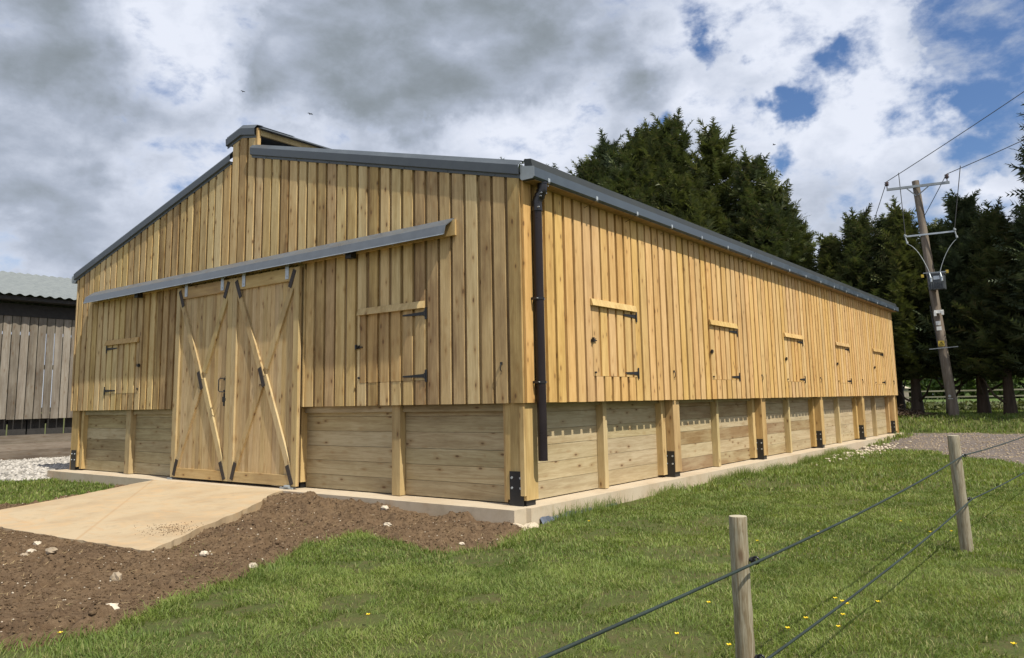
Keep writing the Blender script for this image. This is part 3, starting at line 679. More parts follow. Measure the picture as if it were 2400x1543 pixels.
for a, b in ((-2.69, -2.51), (-11.25, -11.05)):
    mb = MB(); mb.box(a, b, .035, .20, -.035, 1.45); mb.build('wall_stud', M['stud'], barn)
for a, b in ((-.435, -.375), (-13.47, -13.36)):
    mb = MB(); mb.box(a, b, .06, .20, -.01, 1.45); mb.build('wall_stud', M['pine'], barn)

# columns with black steel shoes
def column(x0, x1, y0, y1, zb=.035, face='y'):
    mb = MB(); mb.box(x0, x1, y0, y1, zb, 1.6); c = mb.build('column', M['pine'], barn)
    mb = MB(); mb.box(x0+.03, x1-.03, y0+.03, y1-.03, SZ-.02, zb)
    if face == 'y': 
        w_ = (x1-x0); 
        xa, xb = (x1-.20, x1-.012) if zb == .05 else (x0+.07, x1-.05)
        mb.box(xa, xb, y0-.012, y0-.0005, SZ-.02, .43)
    s = mb.build('steel_shoe', M['black'], c)
    for fx in (.18, .82):
        for z in (.34, .20): mb = MB(); xx = xa+(xb-xa)*fx; mb.tube([(xx, y0-.012, z), (xx, y0-.026, z)], .017, 8); mb.build('shoe_bolt', M['galv'], c)
column(-.37, -.012, .02, .30)
column(-13.88, -13.52, .02, .30)
column(-5.34, -4.985, .03, .30, zb=.06)
column(-9.30, -8.98, .03, .30, zb=.06)
mb = MB(); mb.box(-.085, -.014, -.022, .018, .10, 1.33); mb.build('corner_batten', M['pine'], barn)
for k in range(1, 6):
    y1 = .29+BAY*k; column(-.36, -.012, y1-.27, y1, zb=.05)
# left wall columns (unseen side)
for k in range(1, 6):
    y1 = .29+BAY*k; column(-W+.035, -W+.33, y1-.27, y1)

# ---------------- hatches
def strap_hinge(mb, o_, u, v, n, ln=.50, flip=1):
    """T hinge: plate at o_, strap along u (towards hatch middle); v up; n outward"""
    o_, u, v, n = map(Vector, (o_, u, v, n))
    def slab(pts, t=.006):
        mb.prism([o_+u*a+v*b+n*.002 for a, b in pts], n*t)
    slab([(-.022, -.095), (.022, -.095), (.022, .095), (-.022, .095)])
    slab([(.024, -.030), (ln, -.012), (ln+.015, 0), (ln, .012), (.024, .030)])
    mb.tube([o_+u*.024-v*.045+n*.012, o_+u*.024+v*.045+n*.012], .011, 8)
def latch(mb, o_, u, v, n):
    o_, u, v, n = map(Vector, (o_, u, v, n))
    mb.obox(o_+n*.008, u*.045, v*.022, n*.006); mb.obox(o_+u*.055+n*.012, u*.055, v*.009, n*.008); mb.obox(o_-u*.02+v*.01+n*.03, u*.012, v*.035, n*.02)
    mb.obox(o_+n*.03+u*.01, (u*.05+v*.03), v*.006, n*.006)
def catch(mb, o_, v, n, u):
    o_, u, v, n = map(Vector, (o_, u, v, n))
    mb.tube([o_+n*.004+v*.05, o_+n*.03+v*.03, o_+n*.035-v*.0, o_+n*.03-v*.05, o_+n*.005-v*.06], .007, 6); mb.obox(o_+v*.05+n*.01, u*.014, v*.02, n*.012)
    mb.tube([o_+n*.02-v*.06, o_+n*.02-v*.11], .004, 6)
def hatch_front(h, hinge_right):
    x0, x1, z0, z1 = h; mb = MB()
    g = .014; xs2 = [b for b in bx if b[1] > x0+g and b[0] < x1-g]
    for a, b in xs2:
        a2, b2 = max(a, x0+g), min(b, x1-g)
        if b2-a2 > .03: mb.box(a2, b2, PROUD-.003+random.uniform(-.002, .002), -.001, z0+.005, z1-g, rnd=(random.uniform(0, .4) if hinge_right else random.random(), random.random(), random.random()))
    mb.box(x0+g, x1-g, .0005, .024, z0+g, z1-g, rnd=(.2, .5, .5))
    ho = mb.build('hatch', M['clad'], barn)
    mb = MB(); mb.prism([(x0-.02, -.044, z1-.015), (x0-.02, -.044, z1+.10), (x0-.02, -.060, z1+.10), (x0-.02, -.100, z1-.015)], (x1-x0+.0, 0, 0)); mb.build('drip_board', M['pine'], ho)
    mb = MB()
    xh = x1+.0 if hinge_right else x0; u = (-1, 0, 0) if hinge_right else (1, 0, 0)
    for z in (z1-.10, z0+.075):
        m2 = MB(); strap_hinge(m2, (xh, PROUD-.004, z), u, (0, 0, 1), (0, -1, 0)); m2.build('hinge', M['black'], ho)
    m2 = MB(); xl = x0-.03 if hinge_right else x1+.03; latch(m2, (xl, PROUD-.004, 2.35), (1 if hinge_right else -1, 0, 0), (0, 0, 1), (0, -1, 0)); m2.build('latch', M['black'], ho)
    m2 = MB(); m2.tube([(xl+.03*(1 if hinge_right else -1), PROUD-.002, 1.84), (xl+.03*(1 if hinge_right else -1), PROUD-.03, 1.84)], .018, 8); m2.build('door_stop', M['black'], ho)
hatch_front(HFR, True); hatch_front(HFL, False)
mb = MB(); catch(mb, (-.37, PROUD, 1.90), (0, 0, 1), (0, -1, 0), (1, 0, 0)); mb.build('hold_back_hook', M['black'], barn)
for h in SH:
    y0, y1, z0, z1 = h; g = .013; mb = MB(); y = y0+g
    while y < y1-g-.02:
        b = min(y+.205, y1-g); mb.box(.001, .046+random.uniform(-.002, .002), y, b, z0+.005, z1-g); y = b+.062
    mb.box(-.024, -.0005, y0+g, y1-g, z0+g, z1-g, rnd=(.2, .5, .5)); ho = mb.build('hatch', M['clad_side'], barn)
    mb = MB(); mb.prism([(.052, y0-.04, z1-.015), (.052, y0-.04, z1+.095), (.070, y0-.04, z1+.095), (.105, y0-.04, z1-.015)], (0, y1-y0+.02, 0)); mb.build('drip_board', M['pine'], ho)
    for z in (z1-.09, z0+.07):
        m2 = MB(); strap_hinge(m2, (.050, y1+.03, z), (0, -1, 0), (0, 0, 1), (1, 0, 0), ln=.46); m2.build('hinge', M['black'], ho)
    m2 = MB(); latch(m2, (.050, y0-.01, 2.35), (0, 1, 0), (0, 0, 1), (1, 0, 0)); m2.build('latch', M['black'], ho)
    m2 = MB(); m2.tube([(.045, y0+.05, 1.84), (.075, y0+.05, 1.84)], .016, 8); m2.build('door_stop', M['black'], ho)
    m2 = MB(); catch(m2, (.047, y1+1.42, 1.86), (0, 0, 1), (1, 0, 0), (0, 1, 0)); m2.build('hold_back_hook', M['black'], barn)

# ---------------- sliding doors
YD = -.155   # outer face of frame
def door(x0, x1, parity):
    mb = MB(); z0, z1 = .005, 3.90; x = x0
    while x < x1-.01:
        b = min(x+.118, x1); mb.box(x+.0015, b-.0015, YD+.045, YD+.068, z0, z1); x = b
    # thin groove backing
    mb.box(x0+.01, x1-.01, YD+.0685, YD+.075, z0+.01, z1-.01, rnd=(.1, .5, .5))
    dr = mb.build('sliding_door', M['door'], barn)
    sw = .145
    mb = MB(); mb.box(x0, x0+sw, YD, YD+.044, z0, z1); mb.build('stile', M['stud'], dr)
    mb = MB(); mb.box(x1-sw, x1, YD, YD+.044, z0, z1); mb.build('stile', M['stud'], dr)
    mb = MB(); mb.box(x0+sw+.001, x1-sw-.001, YD+.002, YD+.044, 3.66, z1); mb.build('rail', M['doorH'], dr)
    mb = MB(); mb.box(x0+sw+.001, x1-sw-.001, YD+.002, YD+.044, z0, .19); mb.build('rail', M['doorH'], dr)
    A = Vector((x0+sw*.9, 0, 3.70)); B = Vector((x1-sw*.9, 0, .13)); C_ = Vector((x1-sw*.9, 0, 3.72)); D = Vector((x0+sw*.9, 0, .13))
    def brace(p, q, yo, wd=.062, nm='brace'):
        d_ = (q-p).normalized(); nr = Vector((-d_.z, 0, d_.x))*wd; mid = (p+q)/2
        b = MB(); b.obox(Vector((mid.x, yo+.020, mid.z)), (q-p)/2, nr, Vector((0, .020, 0))); b.build(nm, M['stud'], dr)
    mid = (A+B)/2+Vector((-.01, 0, .03))
    up = (A-mid).normalized()
    brace(A, mid+Vector((0, 0, -.02)), YD+.003); brace(mid+Vector((.05, 0, .02)), B, YD+.003)
    brace(C_, mid+Vector((.09, 0, .16)), YD+.005); brace(mid+Vector((-.05, 0, -.16)), D, YD+.005)
    def plate(p, q, nm='nail_plate'):
        p = Vector(p); q = Vector(q); d_ = (q-p).normalized(); nr = Vector((-d_.z, 0, d_.x))*.048
        b = MB(); b.obox(Vector(((p.x+q.x)/2, YD-.005, (p.z+q.z)/2)), (q-p)/2, nr, Vector((0, .0035, 0)))
        for k in range(6):
            for s in (-1, 1):
                t = p.lerp(q, (k+.5)/6)+nr*.5*s; b.tube([(t.x, YD-.008, t.z), (t.x, YD-.012, t.z)], .007, 5)
        b.build(nm, M['rusty'], dr)
    dx = (x1-x0)
    plate((x0+.11, 0, 3.84), (x0+.27, 0, 3.50)); plate((x1-.13, 0, 3.85), (x1-.27, 0, 3.54))
    plate((x0+.13, 0, .04), (x0+.24, 0, .36)); plate((x1-.10, 0, .03), (x1-.25, 0, .36))
    plate((mid.x-.09, 0, mid.z+.17), (mid.x+.06, 0, mid.z-.18))
    for xx in (x0+.36, x1-.35):
        b = MB(); b.box(xx-.05, xx+.05, YD-.010, YD-.001, 3.70, 4.02); b.tube([(xx, YD-.01, 3.75), (xx, YD-.02, 3.75)], .012, 6)
        b.build('hanger', M['galv'], dr)
    return dr
d1 = door(-8.97, -6.945, 0); d2 = door(-6.935, -4.88, 1)
b = MB(); hx = -7.19
b.tube([(hx+.02, YD+.04, 1.96), (hx-.02, YD-.05, 1.955), (hx-.03, YD-.065, 1.93), (hx-.03, YD-.065, 1.72), (hx-.02, YD-.05, 1.70), (hx+.02, YD+.04, 1.695)], .011, 8)
b.box(hx+.04, hx+.075, YD+.03, YD+.044, 1.66, 2.0)
for z in (1.93, 1.72): b.box(hx-.01, hx+.16, YD+.025, YD+.036, z-.012, z+.012); b.box(hx+.10, hx+.125, YD+.01, YD+.03, z-.04, z+.04)
b.build('door_handle', M['black'], d1)
b = MB(); b.box(hx-.03, hx+.12, YD+.02, YD+.044, 1.50, 1.60); b.box(hx+.02, hx+.06, YD+.01, YD+.035, 1.42, 1.67); b.box(hx+.06, hx+.12, YD-.01, YD+.02, 1.52, 1.575); b.build('bolt', M['black'], d1)
b = MB(); b.box(-5.3, -4.95, YD-.02, YD+.06, SZ+.001, SZ+.03); b.tube([(-5.15, YD-.02, SZ+.04), (-5.02, YD-.02, SZ+.04)], .03, 10); b.build('floor_guide', M['galvdull'], barn)
b = MB(); b.box(-9.05, -8.9, YD-.02, YD+.06, SZ+.001, SZ+.03); b.build('floor_guide', M['galvdull'], barn)
# frame strip to the right of doors and rails over
b = MB(); b.box(-4.868, -4.83, -.06, -.036, ZB+.0, 3.85); b.build('door_jamb', M['clad'], barn)

# ---------------- door track canopy
cx0, cx1 = -12.95, -1.24
b = MB(); prof = [(-.044, 4.235), (-.245, 4.095), (-.290, 3.95), (-.268, 3.940), (-.232, 4.085), (-.044, 4.215)]
b.prism([(cx0, y, z) for y, z in prof], (cx1-.02-cx0, 0, 0), rnd=(.5, .5, .5))
can = b.build('track_canopy', M['flashlight'], barn)
b = MB(); b.box(cx0, cx1-.02, -.2925, -.2865, 3.938, 3.950); b.build('canopy_lip', M['galv'], can)
b = MB(); b.box(cx0, cx1+.035, -.085, -.044, 3.955, 4.20); b.build('track_board', M['pine'], can)
b = MB(); b.box(cx0+.1, cx1-.2, -.145, -.078, 4.03, 4.10); b.box(cx0+.1, cx1-.2, -.150, -.145, 4.0, 4.10); b.build('track_rail', M['galvdull'], can)
for xx in (-3.52, -10.62):
    b = MB(); b.box(xx-.07, xx+.07, -.20, -.078, 3.87, 3.985); b.build('track_stop', M['black'], can)
b = MB()
xx = cx0+.05
while xx < cx1: b.tube([(xx, -.25, 3.935), (xx, -.28, 3.925)], .006, 5); xx += 1.17
b.build('canopy_screw', M['galv'], can)

# ------------------------------------------------------------------ old barn on the left
ob = thing('old_barn', 'weathered grey slatted barn with pale corrugated roof', 'barn', (-27.5, 8, -.2))
XO = -21.5; Y0, Y1 = -6., 24.
mb = MB(); y = Y0
while y < Y1:
    mb.box(XO, XO+.03, y, y+.235, 1.14+random.uniform(-.01, .01), 4.55); y += .262
mb.build('slatted_wall', M['greywood'], ob)
mb = MB(); y = Y0
while y < Y1: mb.box(XO-12, XO-12.03, y+.1, y+.32, .8, 4.9); y += .33
mb.build('far_slatted_wall', M['greywood'], ob)
mb = MB()
for z0, z1 in ((-.35, .13), (.135, .37), (.375, .63)):
    mb.box(XO-.12, XO-.06, Y0, Y1, z0, z1)
mb.build('low_board_wall', M['greywoodH'], ob)
mb = MB(); y = Y0
while y < Y1: mb.box(XO-.20, XO-.18, y, y+.53, .55, 1.3); y += .575
mb.box(XO-.10, XO-.03, Y0, Y1, 1.35, 1.5); mb.box(XO-.10, XO-.03, Y0, Y1, 2.75, 2.9); mb.box(XO-.02, XO+.05, Y0, Y1, 4.45, 4.85); mb.box(XO-.2, XO+.5, Y0, Y1, 4.93, 5.04)
mb.build('dark_framing', M['darktimber'], ob)
mb = MB()
for i in range(12):
    mb.box(XO-.5, XO-.22, Y0+2.7*i, Y0+2.7*i+.25, -.3, 4.9)
mb.build('frame_posts', M['darktimber'], ob, kind='stuff')
# corrugated roof
n = int((Y1-Y0)/.05); V = []; 
for i in range(n+1):
    yy = Y0+(Y1-Y0)*i/n; ph = math.sin(2*math.pi*(yy)/.30); hh = .026*(1 if ph > .25 else (-1 if ph < -.25 else ph*4))
    V += [(XO+.62, yy, 5.09+hh), (XO-6, yy, 5.09+6.62*.262+hh), (XO-12.6, yy, 5.09+hh)]
F = [(3*i+k, 3*i+3+k, 3*i+4+k, 3*i+1+k) for i in range(n) for k in (0, 1)]
mb = MB(); mb.add(V, F, rnd=(.5, .5, .5)); mb.build('roof', M['oldroof'], ob)
mb = MB()
for yy in (Y0, Y1): mb.prism([(XO-.1, yy, -.3), (XO-11.9, yy, -.3), (XO-11.9, yy, 4.9), (XO-6, yy, 6.3), (XO-.1, yy, 4.9)], (0, .04, 0))
mb.build('end_wall', M['greywood'], ob)

# ------------------------------------------------------------------ gravel
def stones_mesh(name, pts, sizes, material, parent=None):
    n = len(pts); ico = np.array([(0, 0, 1), (.894, 0, .447), (.276, .851, .447), (-.724, .526, .447), (-.724, -.526, .447), (.276, -.851, .447), (.724, .526, -.447), (-.276, .851, -.447), (-.894, 0, -.447), (-.276, -.851, -.447), (.724, -.526, -.447), (0, 0, -1)])
    ff = np.array([(0, 1, 2), (0, 2, 3), (0, 3, 4), (0, 4, 5), (0, 5, 1), (1, 6, 2), (2, 7, 3), (3, 8, 4), (4, 9, 5), (5, 10, 1), (2, 6, 7), (3, 7, 8), (4, 8, 9), (5, 9, 10), (1, 10, 6), (11, 7, 6), (11, 8, 7), (11, 9, 8), (11, 10, 9), (11, 6, 10)])
    V = ico[None]*(1+RNG.uniform(-.28, .28, (n, 12, 1)))*np.stack([sizes*RNG.uniform(.7, 1.4, n), sizes*RNG.uniform(.7, 1.2, n), sizes*RNG.uniform(.45, .9, n)], -1)[:, None]
    a = RNG.uniform(0, 6.28, n); c, s = np.cos(a)[:, None], np.sin(a)[:, None]
    V = np.stack([V[..., 0]*c-V[..., 1]*s, V[..., 0]*s+V[..., 1]*c, V[..., 2]], -1)+np.asarray(pts)[:, None]
    Fi = (ff[None]+12*np.arange(n)[:, None, None]).reshape(-1, 3)
    return npmesh(name, V.reshape(-1, 3), Fi, material, np.repeat(RNG.random((n, 3)), 20, axis=0), parent=parent)
n = 26000; x = RNG.uniform(-22, -13.6, n); y = RNG.uniform(-3.6, 6, n); dgv = gravel_d(x, y); k = (dgv < 0) & (near_bld(x, y) > .02) & ~((x > -15.2) & (y > -.35) & (x < -13.9) & (y < -.4)); x, y, dgv = x[k], y[k], dgv[k]
z = base_h(x, y)+.12*sstep(-dgv, 0, .7)*RNG.random(len(x))**.5+.02
o = stones_mesh('gravel', np.stack([x, y, z], -1), RNG.uniform(.03, .07, len(x)), M['gravel']); tag(o, kind='stuff')
# track stones
n = 9000; x = RNG.uniform(-.2, 14, n); y = RNG.uniform(9, 27, n); td = track_d(x, y); k = (td < -.1) & (near_bld(x, y) > .03); x, y = x[k], y[k]
sz = RNG.uniform(.012, .035, len(x)); o = stones_mesh('track_stones', np.stack([x, y, track_h(x, y)+.005], -1), sz, M['flintdark']); tag(o, kind='stuff'); o.name = 'rubble'
n = 170; x = RNG.normal(.7, .25, n); y = RNG.normal(15.6, 1.6, n); k = near_bld(x, y) > .05; x, y = x[k], y[k]
o = stones_mesh('pebbles', np.stack([x, y, base_h(x, y)+.01], -1), RNG.uniform(.025, .06, len(x)), M['flint']); tag(o, kind='stuff')
# soil crumbs
n = 46000; x = RNG.uniform(-10.5, 1, n); y = RNG.uniform(-7.5, -.45, n); k = (soil_d(x, y) < .05) & (sdpoly(x, y, RAMP) > .02); x, y = x[k], y[k]
o = stones_mesh('dirt', np.stack([x, y, soil_h(x, y)+.004], -1), RNG.uniform(.004, .013, len(x))*(1+(RNG.random(len(x)) > .96)*1.4), M['soil']); tag(o, kind='stuff')
# spilt dirt on ramp corner
n = 420; x = RNG.normal(-3.4, .30, n); y = RNG.normal(-3.25, .16, n); k = sdpoly(x, y, RAMP) < -.03; x, y = x[k], y[k]
o = stones_mesh('dirt', np.stack([x, y, ramp_top(y)+.002], -1), RNG.uniform(.002, .008, len(x)), M['soil']); tag(o, kind='stuff')
n = 900; x = RNG.uniform(-10, .8, n); y = RNG.uniform(-7, -.5, n); k = (soil_d(x, y) < 0) & (sdpoly(x, y, RAMP) > .02); x, y = x[k], y[k]
o = stones_mesh('pebbles', np.stack([x, y, soil_h(x, y)+.008], -1), RNG.uniform(.005, .014, len(x)), M['flint']); tag(o, kind='stuff')
n = 2600; x = RNG.uniform(-10, .9, n); y = RNG.uniform(-7.5, -.5, n); k = (soil_d(x, y) < .1) & (sdpoly(x, y, RAMP) > .02); x, y = x[k], y[k]; n = len(x)
z = soil_h(x, y)+.012; a = RNG.uniform(0, 6.283, n); l = RNG.uniform(.02, .07, n); wd = .0022
p = np.stack([x, y, z], -1); e1 = np.stack([np.cos(a)*l, np.sin(a)*l, RNG.uniform(-.01, .03, n)], -1); e2 = np.stack([-np.sin(a)*wd, np.cos(a)*wd, np.full(n, wd*.5)], -1)
V = np.stack([p-e2, p+e2, p+e1+e2*.4, p+e1-e2*.4], 1).reshape(-1, 3)
o = npmesh('straw_litter', V, np.arange(4*n).reshape(-1, 4), M['straw'], RNG.random((n, 3))); tag(o, kind='stuff')
# single stones one can count
ST = [(-4.08, -4.60, .075, 'flat white stone beside the front edge of the concrete ramp'), (-3.59, -4.86, .07, 'white stone right of the flat one at the ramp front edge'), (-3.35, -5.03, .05, 'small white stone lowest of the three left of the brown one'), (-3.1, -4.85, .075, 'grey brown stone beside the white stones at the ramp front edge'),
      (-1.2, -5.05, .075, 'tan flint standing upright in the middle of the soil'), (-1.66, -3.85, .065, 'cream stone on the soil right of the ramp corner'), (-.81, -3.71, .045, 'small pale stone near the grass edge above another'), (-.58, -3.96, .055, 'pointed white stone at the very edge of the grass'),
      (.0, -5.68, .09, 'broken cream stone by the grass at the bottom of the soil'), (-2.2, -.58, .07, 'white stone on soil against the concrete plinth'), (-1.1, -1.58, .07, 'pale stone in the soil midway between plinth and grass'), (.50, -1.95, .04, 'tiny pale stone at the soil tip near the barn corner'), (-2.7, -5.9, .05, 'thin pale stone lying low in the left soil')]
for i, (x, y, s, lb) in enumerate(ST):
    mb = MB(); zz = float(soil_h(np.array([x]), np.array([y]))[0])
    e = thing_loc = (x, y, zz)
    lumpy(mb, (x, y, zz+s*.32), (s*random.uniform(.8, 1.1), s*random.uniform(.55, .8), s*(.95 if 'upright' in lb or 'pointed' in lb else .5)), amp=.2, seed=20+i)
    o = mb.build('stone', M['flintdark'] if 'brown' in lb or 'tan' in lb else M['flint']); tag(o, lb, 'stone', 'pale stones lying on the bare soil')

# ------------------------------------------------------------------ grass
def blades(n, sampler, hgt, wid, lean=.5, hvar=.5, nseg=2):
    x, y = sampler(n); n = len(x); z = ground_h(x, y)-.005
    h = hgt*(1+RNG.uniform(-hvar, hvar, n))*(.70+.6*fbm(x, y, 1.1, 3)); wd = wid*RNG.uniform(.7, 1.3, n)
    a = RNG.uniform(0, 6.283, n); wa = fbm(x+50, y, 1.3, 3)*14; la = np.where(RNG.random(n) < .35, wa, RNG.uniform(0, 6.283, n)); ln = np.abs(RNG.normal(lean, .3, n))*h
    dx, dy = np.cos(a)*wd/2, np.sin(a)*wd/2; lx, ly = np.cos(la)*ln, np.sin(la)*ln
    p0 = np.stack([x-dx, y-dy, z], -1); p1 = np.stack([x+dx, y+dy, z], -1)
    m0 = np.stack([x-dx*.8+lx*.35, y-dy*.8+ly*.35, z+h*.6], -1); m1 = np.stack([x+dx*.8+lx*.35, y+dy*.8+ly*.35, z+h*.6], -1)
    t = np.stack([x+lx, y+ly, z+h*np.clip(1-.25*ln/h, .4, 1)], -1)
    V = np.stack([p0, p1, m1, m0, t], 1).reshape(-1, 3); b = 5*np.arange(n)[:, None]
    F = np.concatenate([b+np.array([[0, 1, 2]]), b+np.array([[0, 2, 3]]), b+np.array([[3, 2, 4]])], 1).reshape(-1, 3)
    rc = np.repeat(np.stack([RNG.random(n), RNG.random(n), RNG.random(n)], -1), 3, axis=0)
    return V, F, rc
CAMX, CAMY = 6.5927, -8.9495; FX, FY = -.604, .797; RX, RY = .797, .604
BARE = [(1.36, -4.35, .17), (1.9, -4.85, .16), (.9, -4.9, .14), (2.2, -3.75, .12), (6.1, -2.8, .25), (.75, -5.6, .2), (1.2, -5.65, .18), (.35, -4.95, .15)]
def sampler(d0, d1, side=.70, s0=None):
    def f(n):
        d = np.sqrt(RNG.uniform(d0*d0, d1*d1, n)); s = RNG.uniform(-side if s0 is None else s0, side, n)*d
        x = CAMX+FX*d+RX*s; y = CAMY+FY*d+RY*s
        k = (soil_d(x, y) > -.04+RNG.normal(0, .07, n)) & (track_d(x, y) > -.1+RNG.normal(0, .15, n)) & (near_bld(x, y) > .03) & (gravel_d(x, y) > .0) & (sdpoly(x, y, RAMP) > .03) & (x > -21.3)
        bare = fbm(x+7, y+2, 1.1, 3); k &= ~((bare > .70) & (RNG.random(n) < .8))
        for bx0_, by0_, br in BARE: k &= ~((np.hypot(x-bx0_, (y-by0_)*.8)+(fbm(x, y, 3.5, 3)-.5)*.5 < br) & (RNG.random(n) < .92))
        return x[k], y[k]
    return f
parts = []
parts.append(blades(170000, sampler(4.0, 8.2), .042, .0055, .85))
parts.append(blades(170000, sampler(8.2, 14), .042, .0095, .7))
parts.append(blades(120000, sampler(14, 26), .070, .018, .5))
parts.append(blades(120000, sampler(26, 46, .72), .15, .035, .5))
def edge_s(n):
    y = RNG.uniform(.2, 15.5, n); x = .15+np.abs(RNG.normal(0, .16, n)); k = (track_d(x, y) > 0) & ((fbm(x, y, 1.3, 2) > .42)); return x[k], y[k]
parts.append(blades(90000, sampler(4.0, 14, 1.5, .68), .045, .009, .8)); parts.append(blades(60000, sampler(14, 34, 1.4, .68), .07, .02, .6))
parts.append(blades(40000, sampler(4.0, 12, -.68, -1.3), .045, .009, .8)); parts.append(blades(50000, sampler(1.2, 4.0, 1.6), .042, .0055, .8))
parts.append(blades(5000, sampler(4.5, 14), .11, .0035, .35))
parts.append(blades(5200, edge_s, .16, .006, .35))
def soil_edge(n):
    x = RNG.uniform(-10, 1.2, n); y = RNG.uniform(-7.5, -.5, n); sdd = soil_d(x, y); k = (sdd > -.12) & (sdd < .25) & (sdpoly(x, y, RAMP) > .05); return x[k], y[k]
parts.append(blades(60000, soil_edge, .085, .006, .8))
def weeds(n):
    x = RNG.uniform(-10, 1, n); y = RNG.uniform(-7.5, -.6, n); k = (soil_d(x, y) < 0) & (fbm(x, y, 1.7, 3) > .66) & (sdpoly(x, y, RAMP) > .05); return x[k], y[k]
wv_, wf_, wr_ = blades(14000, weeds, .05, .005, 1.2); wv_[:, 2] += .07; parts.append((wv_, wf_, wr_))
off = 0; VV = []; FF = []; RR = []
for v, f, r_ in parts: VV.append(v); FF.append(f+off); RR.append(r_); off += len(v)
o = npmesh('grass', np.concatenate(VV), np.concatenate(FF), M['grass'], np.concatenate(RR)); tag(o, kind='stuff')

# buttercups
FLW = [(.18, -6.43), (.26, -6.46), (.53, -6.3), (2.04, -4.79), (3.96, -3.05), (4.73, -2.43), (4.80, -2.50), (4.85, -2.56), (5.01, -2.31), (4.91, -2.9), (4.72, -3.13), (4.95, -3.17), (4.69, -3.43), (4.49, -3.96), (5.95, -3.01), (.97, .04), (4.32, 2.03), (4.77, 1.31), (4.96, 1.49), (3.67, .79), (4.1, -3.9), (3.3, -.2)]
LOC = ['on the soil edge at the lower left, leftmost of a close pair', 'on the soil edge at the lower left, right of its twin', 'alone where the soil meets grass below the ramp', 'alone in the lawn beneath the bare patch', 'alone in the lawn just left of the nearer fence post', 'above the lower rope, topmost in the tight trio', 'above the lower rope, middle of the tight trio', 'above the lower rope, lowest of the tight trio', 'right of the tight trio', 'below the tight trio', 'just below the lower rope, left of two', 'below the lower rope beneath the trio, right of two', 'beside the lower rope near the insulator', 'right at the foot of the nearer fence post', 'at the far lower right of the lawn', 'near the barn corner and downpipe', 'in mid lawn, left of the farther fence post', 'by the farther fence post, lower left side', 'at the foot of the farther fence post', 'in mid lawn between the two fence posts', 'in grass left of the near post base', 'in open lawn half way to the barn']
def flower(x, y, lb):
    z = float(ground_h(np.array([x]), np.array([y]))[0]); h = .085
    e = thing('buttercup', 'yellow buttercup '+lb, 'flower', (x, y, z), 'buttercups dotted through the lawn')
    b = MB(); b.tube([(x, y, z), (x+.006, y+.003, z+h*.6), (x, y+.008, z+h)], .0018, 5); b.build('flower_stem', M['stem'], e)
    b = MB(); R0 = .017
    for k in range(5):
        a = 2*math.pi*k/5+.3; c, s = math.cos(a), math.sin(a); q = lambda u, v, w_: (x+c*u-s*v, y+.008+s*u+c*v, z+h+w_)
        b.add([q(0, 0, 0), q(R0*.6, -R0*.5, .004), q(R0, -R0*.25, .010), q(R0, R0*.25, .010), q(R0*.6, R0*.5, .004)], [(0, 1, 2, 3, 4)])
    b.tube([(x, y+.008, z+h-.001), (x, y+.008, z+h+.005)], .005, 6); b.build('flower_head', M['petal'], e)
for (x, y), lb in zip(FLW, LOC): flower(x, y, lb)

# ------------------------------------------------------------------ electric fence
fence = thing('electric_fence', 'green rope fence on round timber posts crossing the lawn', 'fence', (5.0, -4.98, -.27))
def fpost(bx_, by_, tx, ty, zt_, r0, ins, seed):
    zb_ = float(ground_h(np.array([bx_]), np.array([by_]))[0])-.15; rs = random.Random(seed); b = MB(); n = 18; pts = []; rr = []
    for i in range(n+1):
        t = i/n; pts.append((bx_+(tx-bx_)*t+rs.uniform(-.002, .002), by_+(ty-by_)*t, zb_+(zt_-zb_)*t)); rr.append(r0*(1.06-.10*t+rs.uniform(-.012, .012)))
    pts[-1] = (pts[-1][0], pts[-1][1], zt_); pts.append((pts[-1][0], pts[-1][1], zt_+.004)); rr.append(r0*.93)
    b.tube(pts, rr, 20, capmi=1); p = b.build('post', [M['postwood'], M['postend']], fence)
    for (ix, iy, iz) in ins:
        c = Vector((ix, iy, iz)); b = MB()
        pc = Vector((bx_+(tx-bx_)*(iz-zb_)/(zt_-zb_), by_+(ty-by_)*(iz-zb_)/(zt_-zb_), iz)); dr = (c-pc).normalized()
        b.tube([pc+dr*r0*.8, pc+dr*(r0+.012)], .008, 8); b.tube([pc+dr*(r0+.006), pc+dr*(r0+.016)], .016, 12)
        ring = []; sd_ = Vector((-dr.y, dr.x, 0)); 
        for k in range(11):
            a = -2.4+4.8*k/10; ring.append(pc+dr*(r0+.030)+(-dr*math.cos(a)*-.017)+Vector((0, 0, 1))*math.sin(a)*.017)
        b.tube(ring, .0055, 8)
        b.tube([pc+dr*(r0+.02)-sd_*.012, pc+dr*(r0+.02)+sd_*.012], .011, 10)
        b.build('insulator', M['pvc'], p)
def offs(p, dx, dy): return (p[0]+dx, p[1]+dy)
IN = .088
P1u, P1l = (5.0+.10, -4.96+.0, .585), (5.0+.105, -4.96, .115)
P2u, P2l = (5.24, .87, .735), (5.28, .88, .275)
P3u, P3l = (5.62, 7.5, .80), (5.62, 7.5, .30)
P0u, P0l = (4.52, -10.9, .44), (4.55, -10.9, -.02)
fpost(4.995, -4.955, 5.005, -4.98, .795, .047, [P1u, P1l], 1)
fpost(5.195, .84, 5.165, .82, .945, .062, [P2u, P2l], 2)
fpost(5.55, 7.5, 5.52, 7.5, .98, .055, [P3u, P3l], 3)
fpost(4.43, -10.9, 4.43, -10.9, .72, .05, [P0u, P0l], 4)
